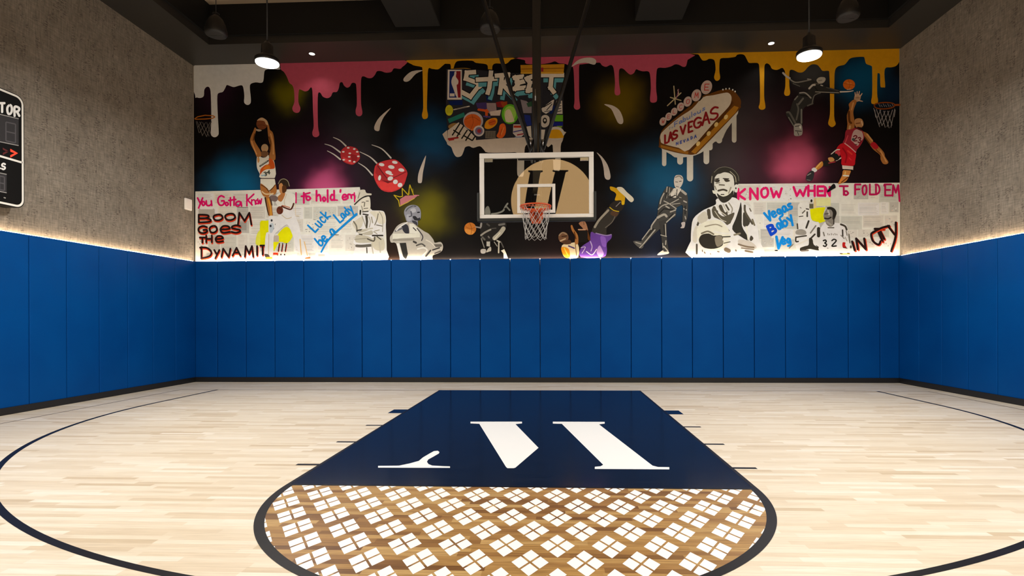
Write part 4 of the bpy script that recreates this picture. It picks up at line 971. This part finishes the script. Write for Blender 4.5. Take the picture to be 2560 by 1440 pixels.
# seated bald player in grey
q = mp(4).t(860, 460, 7.2)
q.B('aaa69c', '950,770 1040,710 1130,690 1250,705 1330,770 1440,850 1530,900 1610,1000 1640,1060 1740,1045 1785,1110 1770,1200 1700,1250 1600,1290 1550,1385 1080,1385 1000,1280 940,1070 850,1055 832,960 880,890')
q.B('83858f', '1085,510 1125,425 1215,380 1320,395 1380,470 1388,590 1365,655 1330,665 1332,750 1240,700 1140,680 1110,610'); q.B('a4a6ae', '1200,460 1280,440 1300,500 1230,520'); q.B('9a9ca6', '1130,560 1210,560 1220,650 1150,670'); q.B('24242a', '1240,590 1290,580 1330,620 1370,605 1370,650 1320,660 1270,650'); q.B('34343c', '1230,660 1310,680 1325,745 1250,705'); q.S('17171c', 22, '1330,515 1360,512', True); q.S('50525a', 20, '1120,490 1160,440 1240,400', True); q.S('4a4c56', 22, '1210,500 1220,570 1180,590', True); q.S('2c2c34', 14, '1260,400 1300,405')
q.B('2a2a32', '1040,745 1110,725 1160,760 1175,890 1110,890 1060,830'); q.S('5c5c62', 30, '930,850 1050,800', True); q.P('cfcabd', '880,895 1370,895 1370,960 1060,975 880,1000'); q.S('d8d4c8', 22, '950,840 1010,775 1140,695', True); q.P('d2cdc0', '1180,720 1250,720 1340,800 1370,895 1190,890'); q.S('2c2a2a', 18, '1250,790 1300,840', True); q.S('3c3a3e', 20, '1320,800 1420,940 1400,1020', True); q.S('8a867c', 40, '900,1010 1250,1000', True)
q.P('262624', '1005,1065 1120,1060 1155,1260 1120,1370 1070,1310'); q.P('d8d4c8', '950,1070 1000,1070 1060,1310 1080,1385 1020,1385'); q.S('3a3836', 36, '1260,1040 1300,1060', True); q.S('4a4844', 26, '1310,1110 1400,1080 1460,1120', True); q.S('d6d2c4', 26, '1330,1170 1440,1150 1500,1200 1420,1290', True); q.S('302e2c', 24, '1600,1190 1720,1150', True); q.S('5c5852', 50, '1640,1110 1740,1110', True); q.S('3c3a36', 30, '1480,1300 1560,1200', True); q.S('504c48', 24, '1640,1250 1740,1210', True); q.S('cac6ba', 16, '1480,1010 1560,1050 1640,1130')
q.done('painted_player', mural, 'painted bald player in pale jersey seated below the crown')
# crouching dribbler
q = mp(4).t(1140, 500, 9.6)
q.B('211f1d', '580,560 860,520 1180,540 1200,680 1060,860 900,980 760,1000 600,940 590,760'); q.E('b46a24', 345, 690, 143, 147); q.B('c88438', '230,700 330,720 440,760 400,830 300,830 230,770'); q.S('7a3c10', 8, '230,640 340,690 470,660'); q.S('5a2c0c', 8, '330,550 380,690 360,830'); q.S('8a8480', 34, '480,650 590,670', True); q.S('8a8680', 46, '610,570 600,640', True)
q.S('8f8b80', 42, '605,850 700,780 830,715', True); q.S('5a5850', 44, '640,900 690,950'); q.S('7c7a72', 24, '610,930 660,1080 680,1140', True); q.S('a5a192', 105, '930,920 1060,800 1140,690', True); q.S('6a6864', 50, '1040,600 1160,580', True); q.S('cac4b0', 22, '920,950 1060,790'); q.S('4c4a46', 26, '860,690 960,680'); q.S('6a6660', 34, '780,880 800,910'); q.S('4a4844', 40, '750,580 800,620')
q.P('a8a69e', '735,1000 820,1000 820,1120 735,1110'); q.B('9c9894', '595,1200 650,1175 720,1190 710,1270 650,1290 600,1270'); q.B('a09c92', '790,1150 840,1130 845,1220 800,1240 730,1260 740,1220'); q.S('908c84', 20, '920,1010 990,1110', True); q.S('b4b0a2', 34, '990,980 1060,1010', True); q.S('b0ac9e', 32, '1030,1000 1025,1265', True); q.S('504c48', 30, '1080,1010 1140,1140', True); q.P('c8c4b6', '1080,1220 1160,1180 1210,1290 1245,1400 1150,1400 1140,1280')
q.B('807e76', '725,180 760,150 800,180 830,350 700,350 700,230'); q.S('8c8a82', 40, '860,340 1000,320 1130,265 1190,160 1240,90', True); q.S('807e76', 36, '1220,170 1290,250', True); q.E('1a1816', 1190, 215, 30, 24)
q.done('painted_player', mural, 'painted grey player crouching with an orange ball')
# player lying on his back, legs up
q = mp(4).t(1380, 450, 7.2)
q.B('2f2b26', '1030,490 1210,570 1150,680 1060,780 980,880 960,1000 720,1000 735,860 800,760 950,570'); q.S('8f887a', 40, '770,850 850,720 1010,550', True); q.S('5e5850', 16, '960,860 1080,760 1150,620', True); q.B('241f1b', '1110,390 1240,380 1300,450 1210,575 1030,490'); q.S('8a8480', 12, '1150,480 1230,400'); q.S('c0a414', 14, '1038,495 1110,550 1200,570', True); q.B('4a3424', '1090,560 1190,590 1150,660 1050,620')
q.B('c0940c', '1040,150 1050,120 1130,140 1240,190 1310,270 1300,430 1250,430 1240,370 1130,370 1155,270 1120,220 1060,190'); q.B('c9c3ae', '1165,140 1260,135 1350,225 1455,320 1465,375 1410,400 1300,290 1200,200'); q.B('c8a414', '1250,400 1300,380 1300,440 1260,450')
q.B('5e3a8c', '700,940 790,970 960,1000 1070,985 1060,1060 985,1140 985,1300 910,1392 520,1392 515,1230 600,1150 680,1090'); q.B('7c52ac', '870,1020 960,1040 970,1200 900,1180'); q.B('a886c0', '800,1300 850,1180 900,1250 930,1340 860,1390'); q.S('8f7aa8', 18, '790,960 960,1000 1065,985', True); q.S('c8bcc8', 16, '620,1290 720,1350 800,1250', True); q.S('b09cc0', 16, '690,1110 720,1200 700,1280'); q.S('c4b4cc', 10, '520,1220 600,1210 540,1320')
q.B('c9b894', '180,1180 280,1150 460,1140 470,1392 250,1400 180,1300'); q.B('c88018', '165,1220 240,1210 310,1260 320,1392 250,1400 190,1330'); q.S('e0b840', 20, '220,1230 290,1370'); q.S('4a3860', 26, '300,1190 400,1230', True); q.S('6a4a24', 14, '420,1160 440,1360')
q.E('674731', 205, 1035, 92, 98); q.S('8a745a', 22, '130,1000 190,950 260,980', True); q.S('33200f', 20, '180,1020 260,1010'); q.S('b09878', 22, '150,1100 240,1060'); q.B('4a3020', '190,1110 320,1080 340,1150 220,1160')
q.S(SK, 66, '440,1130 440,1010 375,900 352,830', True, w1=34); q.S(SKD, 20, '400,940 430,1060'); q.B('9c6e50', '480,790 535,750 600,760 645,890 630,920 520,915 470,905 475,885 560,880'); q.S('c0a084', 10, '470,893 600,893'); q.S('2a1810', 8, '570,760 575,810'); q.S(SKD, 46, '620,920 670,1070', True); q.R('14100e', 475, 910, 640, 1130)
q.done('painted_player', mural, 'painted player in purple and gold lying on his back with legs raised')
# man in a dark suit kicking
q = mp(4).t(1570, 420, 6.26)
q.B('3b3a37', '600,300 690,310 760,330 840,340 920,410 935,560 925,780 880,870 850,840 855,600 800,600 750,640 740,760 620,810 560,900 400,1040 240,1210 190,1170 340,950 440,800 470,620 500,480')
q.P('32312f', '480,840 610,800 600,1050 632,1300 540,1310 520,1100'); q.B('4a4946', '78,1150 190,1150 245,1200 215,1262 150,1235')
q.B('b9b3aa', '720,170 750,118 830,120 862,180 845,260 800,320 740,310 718,250'); q.S('4a4642', 10, '740,220 775,225'); q.S('4a4642', 12, '800,215 830,210'); q.S('787268', 16, '740,150 800,130 845,170'); q.S('5a5650', 10, '750,290 790,300'); q.B('c0bbb0', '705,330 760,320 830,330 790,400 740,470 660,430'); q.S('34322f', 14, '765,340 755,450')
W2 = '9a968c'
for a, w_ in (('610,300 600,380 600,470', 20), ('560,400 520,480 500,560', 24), ('650,310 640,400', 14), ('840,360 900,410', 46), ('560,520 640,560 750,640', 20), ('470,650 540,590 640,560', 20), ('660,560 790,490', 18), ('690,570 810,555', 14), ('460,780 560,730 600,760', 44), ('440,800 370,900 360,960', 26), ('600,850 730,730', 22), ('660,690 740,660', 24), ('340,960 220,1120', 18), ('420,970 330,1080 240,1190', 22), ('580,880 590,1070', 18), ('510,1050 600,1075', 16), ('590,1140 585,1200', 20), ('540,1180 545,1250', 14), ('870,520 910,540', 26), ('870,640 910,660', 22), ('890,760 900,800', 20), ('590,600 640,630', 26), ('120,1165 200,1190', 18), ('180,1250 230,1200', 16), ('560,1230 620,1300', 24), ('640,430 700,350', 18), ('800,460 830,470', 14), ('720,420 760,380', 14)): q.S(W2, w_*.8, a, True)
for a in ('650,470 740,430', '560,640 700,660', '480,720 560,640', '700,720 640,780', '560,900 570,1040', '400,950 300,1060', '890,600 890,720', '600,390 590,470'): q.S('171614', 16, a, True)
q.B('a49c98', '830,860 890,850 880,930 850,945 815,940 840,910'); q.B('b8b2a6', '460,1350 540,1290 560,1310 630,1310 625,1345 480,1365'); q.done('painted_person', mural, 'painted man in a dark suit kicking one leg out')
# large player holding a ball
q = mp(4).t(1710, 400, 5.76)
q.B('dbd7c8', '90,1395 95,1170 100,1020 130,850 250,740 350,690 455,640 470,560 700,540 780,580 850,620 950,690 1020,850 1060,1000 1075,1150 1090,1395'); q.B('d5d0c0', '430,330 460,200 560,165 680,200 720,330 715,470 690,530 620,600 550,600 480,540 440,470')
q.B('2e2b25', '395,330 380,250 420,170 500,115 600,100 720,140 790,220 800,300 770,360 720,370 715,260 660,200 580,180 520,200 470,215 425,290 420,400'); q.S('6e6a5e', 8, '430,180 500,120 600,105 700,140 770,220 785,300', True); q.S('8a8678', 12, '400,240 390,330'); q.S('97937f', 12, '660,170 730,240 745,320')
q.B('2c2922', '470,480 530,520 640,500 700,440 705,510 640,590 560,620 500,570'); q.B('d0cbba', '500,500 545,505 600,480 640,430 640,500 560,530'); q.B('3a352c', '430,300 480,280 510,290 500,320 460,325'); q.B('3a352c', '570,280 620,280 660,305 600,320'); q.S('26221b', 14, '440,280 500,270'); q.S('26221b', 14, '560,270 640,275'); q.S('5a5446', 18, '505,360 575,365', True); q.S('3a3428', 26, '490,445 560,430 610,445', True); q.S('1c1812', 14, '530,500 570,500'); q.S('7a7464', 16, '440,380 460,430'); q.S('8f8a7a', 20, '670,400 640,480'); q.B('d8d3c4', '725,370 770,360 765,460 725,460'); q.E('24201a', 742, 410, 10, 14); q.B('cfcaba', '405,440 440,450 445,490 415,480'); q.S('57523f', 10, '455,340 510,330')
for a, w_ in (('350,730 360,830', 50), ('275,790 285,840', 40), ('430,690 450,790', 46), ('520,670 560,760 600,790', 50), ('230,840 190,940', 30), ('610,760 620,860', 26), ('690,790 650,900', 40), ('440,820 560,860', 24), ('150,1010 160,1140', 22), ('340,940 470,920', 20), ('590,960 640,1020', 22), ('470,740 480,800', 30), ('180,1220 180,1350', 26), ('600,650 640,720', 24)): q.S('453f33', w_, a, True)
q.B('b4b0a2', '190,830 300,740 340,860 230,920'); q.B('4c473a', '398,705 450,690 485,760 560,815 640,790 722,760 690,860 622,940 560,885 450,835 410,795'); q.S('bcb8aa', 12, '470,650 520,740 600,800', True); q.S('a8a494', 14, '560,640 600,720 640,760', True); q.S('bcb8aa', 10, '440,740 520,850 600,890', True); q.S('8a8678', 18, '640,620 690,700 680,760', True); q.B('bcb8aa', '140,1000 190,950 180,1180 120,1160'); q.B('b4aea4', '780,1150 960,1180 1040,1270 900,1290 800,1240'); q.B('2a2822', '690,1000 740,850 790,700 815,610 830,760 830,950 900,1080 930,1165 820,1110'); q.B('3a372f', '850,760 920,800 945,900 900,960 845,940'); q.S('d8d4c6', 20, '780,620 730,800 650,960', True); q.S('d8d4c6', 16, '835,640 835,920', True); q.S('d0ccbc', 18, '890,960 920,1150', True); q.S('7a7462', 26, '720,1080 800,1060', True); q.S('4c473a', 30, '870,660 880,760 980,920', True); q.B('403b30', '960,1090 995,1130 960,1170 940,1140'); q.S('5a5444', 16, '940,700 960,740'); q.S('6a6452', 24, '980,860 1010,940')
q.B('cfc9b8', '180,1000 260,910 380,870 500,870 580,930 640,1010 660,1120 620,1220 540,1270 400,1290 250,1250 200,1160'); q.B('26231d', '210,1150 250,1080 350,1060 420,1090 540,1090 560,1180 540,1240 430,1280 300,1270 235,1220'); q.B('756f60', '440,1110 540,1100 560,1200 470,1250'); q.S('6a6454', 24, '250,1060 340,1030 420,1070', True); q.S('8a8472', 18, '300,960 450,930 540,960'); q.S('d8d2c2', 26, '430,1030 560,1060 650,1060', True); q.S('2e2a22', 16, '550,1110 660,1105', True); q.S('45402f', 12, '570,1200 660,1180'); q.S('d8d2c2', 24, '560,1150 700,1130', True)
for a, w_ in (('780,1215 900,1250 1000,1260', 22), ('820,1270 1000,1290', 14), ('880,1310 980,1330', 26), ('740,1300 745,1310', 20), ('600,1290 640,1310', 60), ('480,1320 500,1325', 16), ('290,1330 300,1345', 18), ('375,1350 380,1360', 16), ('260,1300 262,1320', 14)): q.S('6e604e', w_, a, True)
q.done('painted_player', mural, 'large painted black-and-white player gripping a basketball')
# two players in white jerseys
q = mp(4).t(1880, 480, 8.47)
q.B('d8d4c8', '900,930 960,740 960,600 990,480 960,330 1000,240 1120,220 1200,240 1240,560 1330,640 1420,690 1440,1290 1000,1290 900,1080'); q.B('d4d0c4', '980,270 1060,220 1160,230 1200,300 1190,560 1100,600 990,570 960,420'); q.S('34302a', 24, '1140,360 1190,370', True); q.S('3c3832', 34, '1160,430 1160,520', True); q.S('57534a', 26, '1060,450 1110,400', True); q.S('34302a', 18, '990,525 1070,515', True); q.S('84807a', 20, '1010,330 1030,345'); q.R('5a5640', 1205, 255, 1290, 350); q.E('1a1814', 1250, 190, 22, 30); q.S('302c26', 40, '1190,620 1140,760', True); q.S('46423a', 30, '950,680 960,780', True); q.B('8a867e', '930,820 1030,790 1130,830 1120,910 930,900'); q.S('3a362e', 30, '930,960 1060,940 1140,930', True); q.S('2a261f', 30, '920,960 920,1050 970,1050', True); q.S('6e6a62', 30, '1230,870 1340,720', True); q.S('2e2a23', 70, '1400,780 1400,930', True); q.S('34302a', 36, '1240,980 1320,900', True); q.B('2c2820', '1200,980 1270,1000 1300,1120 1420,1190 1400,1240 1280,1220 1190,1210 1030,1260 1010,1190 1110,1150 1190,1120'); q.S('6a6056', 30, '1040,1250 1180,1240', True); q.S('c8c4b8', 22, '920,1130 1180,1010', True); q.S('706a60', 24, '860,1110 780,1190', True); q.S('8f8b80', 20, '1000,850 1080,830'); q.S('34302a', 16, '1350,1140 1400,1170')
q.done('painted_player', mural, 'painted white-jersey player left of the yellow patch')
q = mp(5).t(1880, 480, 8.47)
q.B('dcd8cc', '1440,1300 1450,960 1430,800 1500,680 1560,640 1800,660 1960,680 2010,780 2020,1000 2090,1160 2100,1300'); q.B('77726a', '1510,470 1560,380 1620,330 1700,340 1760,400 1760,520 1730,600 1720,700 1640,740 1560,680 1540,590 1510,540'); q.B('23201b', '1580,330 1660,320 1740,360 1780,440 1760,520 1720,600 1690,560 1700,450 1660,380 1590,370'); q.S('a8a49a', 40, '1600,400 1620,480', True); q.S('26221c', 30, '1530,560 1600,570 1660,540', True); q.S('46423a', 22, '1530,470 1600,460', True); q.S('2e2a24', 24, '1720,540 1720,680', True); q.S('908c80', 40, '1580,640 1660,700', True); q.S('57534a', 24, '1600,760 1720,760', True)
q.S('3a362e', 40, '1870,690 1960,730 1990,800', True); q.S('34302a', 30, '1905,810 1910,940', True); q.S('6a665c', 20, '1980,830 2000,920'); q.S('6c685e', 26, '1500,860 1520,930', True)
for i in range(6): q.S('6e6a60', 14, f'{1590+i*38},{880+(i%2)*14} {1600+i*38},{915}', False)
q.ch('1c1a16', 30, '3', 1500, 1020, 68, 135); q.ch('1c1a16', 30, '2', 1680, 1005, 90, 140); q.S('76726a', 20, '1870,920 1940,990', True); q.S('57534a', 22, '2040,900 2060,1080', True); q.S('8f8a7c', 18, '1960,960 2000,1040', True); q.E('3a362e', 2080, 1165, 20, 34); q.B('a01818', '1905,1075 1965,1075 1960,1130 1990,1180 1910,1180'); q.S('2a1a12', 16, '1920,1180 2000,1195'); q.S('c88a20', 24, '1870,1320 2060,1315', True); q.S('2c2418', 20, '1850,1305 1900,1310'); q.S('2c2418', 20, '2010,1300 2050,1305'); q.S('76726a', 14, '1580,1190 1600,1195')
q.done('painted_player', mural, 'painted player in jersey number 32')
# man in a black suit flying with the ball
q = mp(4).t(1940, 150, 7.2)
q.B('2a2927', '230,330 330,380 460,390 560,350 640,370 720,400 800,440 960,520 1140,550 1140,620 960,610 700,620 670,800 560,830 500,870 470,950 475,1160 440,1170 350,1150 300,1200 200,1040 170,970 240,930 300,740 380,650 420,590 560,580 580,510 380,480 270,420')
for a, w_, c in (('120,240 180,300 240,335', 34, 'a49e98'), ('250,360 350,410 540,380 620,360', 22, '77746e'), ('590,520 650,460 690,455', 34, 'b0aaa2'), ('420,600 520,600 620,690', 24, '8f8b84'), ('330,720 380,660', 24, '6e6b66'), ('400,800 480,700', 34, '5e5c57'), ('370,800 395,900 360,1080', 30, '56544f'), ('450,900 450,1140', 28, '6c6a65'), ('190,950 240,960 340,1140', 34, '53514c'), ('220,1040 310,1190', 18, '6e6b66'), ('640,800 680,650 790,600', 16, '6a6762'), ('700,580 950,590 1120,595', 12, '98948c'), ('900,500 1110,560', 22, '44423f'), ('560,830 650,790', 24, '5a5853'), ('300,430 420,480', 14, '5a5853'), ('560,350 620,360', 22, '8c8882'), ('690,500 740,560', 12, '15140f'), ('430,640 560,660', 14, '111010'), ('800,460 830,470', 20, 'a8a29a')): q.S(c, w_, a, True)
q.B('a59f94', '720,370 770,320 860,318 885,360 840,420 760,430'); q.S('6a645a', 12, '760,380 820,370'); q.S('57524a', 20, '690,430 760,440'); q.S('c2bbb2', 26, '1150,580 1300,575 1380,560', True, w1=14); q.E('c06018', 1305, 450, 108, 95); q.S('8a3c0c', 6, '1210,430 1310,440 1410,470'); q.S('d88040', 18, '1270,420 1340,430'); q.S('8a3c0c', 6, '1290,360 1320,450 1290,540'); q.S('c0a080', 12, '1270,540 1330,530')
q.B('8f8c86', '325,1165 445,1160 470,1300 440,1365 330,1370 315,1300'); q.S('2a2826', 14, '340,1200 420,1190'); q.S('2a2826', 14, '340,1280 450,1290'); q.S('d0ccc4', 24, '425,1200 430,1230'); q.S('2a2826', 10, '380,1300 400,1360')
q.done('painted_person', mural, 'painted man in a black suit flying with an orange ball')
# player in red reaching up
q = mp(5).t(1940, 150, 7.2)
q.B('a98a70', '1405,650 1440,625 1490,630 1515,680 1490,740 1440,760 1395,725');
for a in ('1420,660 1412,595', '1448,640 1450,578', '1476,640 1492,575', '1500,665 1538,612', '1470,735 1545,752'): q.S('b89a84', 25, a, False, w1=17)
q.S('4a2c1c', 7, '1430,690 1490,690'); q.B(SK, '1390,720 1440,760 1400,860 1380,960 1400,1100 1390,1260 1270,1280 1275,1160 1265,1000 1310,880 1300,800'); q.S(SKL, 24, '1380,780 1350,900'); q.S(SKD, 40, '1300,940 1310,1100 1340,1140', True); q.S('c09a6c', 34, '1320,1200 1310,1260', True)
q.B('a87a50', '1410,1080 1480,1055 1540,1080 1565,1160 1530,1220 1440,1220 1405,1160'); q.S('2a140c', 22, '1460,1220 1530,1230'); q.S('6a3a20', 16, '1430,1150 1500,1140'); q.S('ccb090', 18, '1530,1110 1545,1180')
q.t(2000, 260, 6.26)
q.B('8f2432', '710,420 800,400 850,380 960,420 1000,470 985,560 940,650 880,720 860,760 740,650 660,620 690,540'); q.B('b49a98', '830,430 900,400 960,440 980,540 930,600 890,660 820,600 790,560'); q.S('5a1820', 20, '860,380 950,420', True); q.ch('6a1c26', 20, '2', 830, 500, 50, 80); q.ch('6a1c26', 20, '3', 900, 530, 45, 80); q.E('3c4a44', 825, 560, 24, 22); q.S('c24450', 14, '740,500 700,610', True); q.S('3a1014', 12, '850,640 880,640')
q.B(SK, '980,440 1060,480 1120,580 1200,650 1300,760 1320,830 1370,910 1350,945 1290,940 1250,870 1240,800 1140,720 1080,640 1010,530'); q.S(SKL, 26, '1040,480 1120,580', True); q.S(SKD, 20, '1010,530 1090,640', True); q.B('a01824', '1090,640 1150,600 1220,680 1160,715'); q.S(SKL, 20, '1250,740 1310,850 1340,910', True); q.S(SKD, 14, '1180,720 1250,790', True)
q.B('b41420', '600,650 660,620 740,640 860,760 855,880 830,970 650,965 640,860 610,780 560,720'); q.S('c9a8a4', 14, '690,620 770,680 860,760', True); q.S('e0342c', 26, '740,740 800,790', True); q.S('8a0c18', 24, '660,700 720,800 700,920', True); q.S('d83038', 16, '760,850 790,880'); q.P('c9bcb2', '650,965 825,980 820,1040 655,1020'); q.B('b83c44', '560,720 620,760 600,830 540,800'); q.S('c9bfb6', 16, '480,790 560,725 610,720', True); q.S('c9bfb6', 18, '560,890 630,850', True)
q.B('1b1a1a', '470,800 560,780 610,850 560,890 500,850'); q.B(SKL, '430,850 500,840 530,890 460,910'); q.B('211e1c', '345,920 400,890 460,910 440,970 360,975'); q.B('b87a34', '330,900 350,970 260,1040 220,1010'); q.S('d8a860', 16, '320,920 240,1010'); q.B('d8d4cc', '175,1020 220,1000 260,1040 230,1070 185,1065'); q.B('2c2c2e', '165,1050 215,1075 190,1190 130,1215 85,1190 100,1110'); q.S('8a8682', 14, '110,1120 160,1090', True); q.S('6a6662', 12, '100,1190 150,1200'); q.S('a83840', 14, '440,930 540,910', True)
q.B('b87a3c', '670,1040 780,1045 770,1100 740,1170 700,1220 590,1260 610,1200 650,1120'); q.S('d8a860', 22, '700,1070 690,1130', True); q.S('d0cac0', 22, '670,1125 750,1130', True); q.S('6a3410', 18, '740,1150 640,1230', True); q.S('c87830', 20, '650,1170 610,1240', True); q.S('16120e', 16, '690,1030 810,1040'); q.P('d8d6d2', '530,1240 580,1260 550,1310 520,1290'); q.B('141414', '520,1250 550,1310 500,1340 430,1385 415,1370 450,1320')
q.done('painted_player', mural, 'painted player in red uniform reaching up to block')

# ================================================================== backlit round sign on the wall behind the court end
VY = 2*BY-YF+.1                                # mirrored depth of the far wall in the glass
c0 = on_plane(1381, 501, 1, 2*8.89+1.0); SR = 1.40
sg = thing('round_sign', 'round glowing tan wall sign with a dark letter emblem, mirrored in the backboard glass', 'sign', (c0.x, YF-.1, c0.z))
pts = [(c0.x+SR*math.cos(2*math.pi*i/96), c0.z+SR*math.sin(2*math.pi*i/96)) for i in range(96)]
MB().prism(pts, lambda a, b: (a, YF-.1, b), lambda a, b: (a, YF-.03, b)).done('sign_face', M['sign'], sg)
STK = [T(1160, 340, 4.8, pp('768,412 946,412 946,428 918,436 905,500 865,780 800,1130 850,1150 850,1166 600,1166 600,1150 672,1130 735,780 770,560 792,436 768,428')),
       T(1160, 340, 4.8, pp('1063,408 1252,408 1252,424 1222,432 1195,540 1105,910 1060,1080 1000,1166 960,1166 930,1100 1010,790 1060,560 1092,432 1063,424'))]
eb = MB()
for e in STK:
    w_ = [on_plane(x, y, 1, 2*8.89+1.0) for x, y in e]
    eb.prism([(v.x, v.z) for v in w_], lambda a, b: (a, YF-.03, b), lambda a, b: (a, YF-.015, b))
eb.done('emblem', M['signdark'], sg)
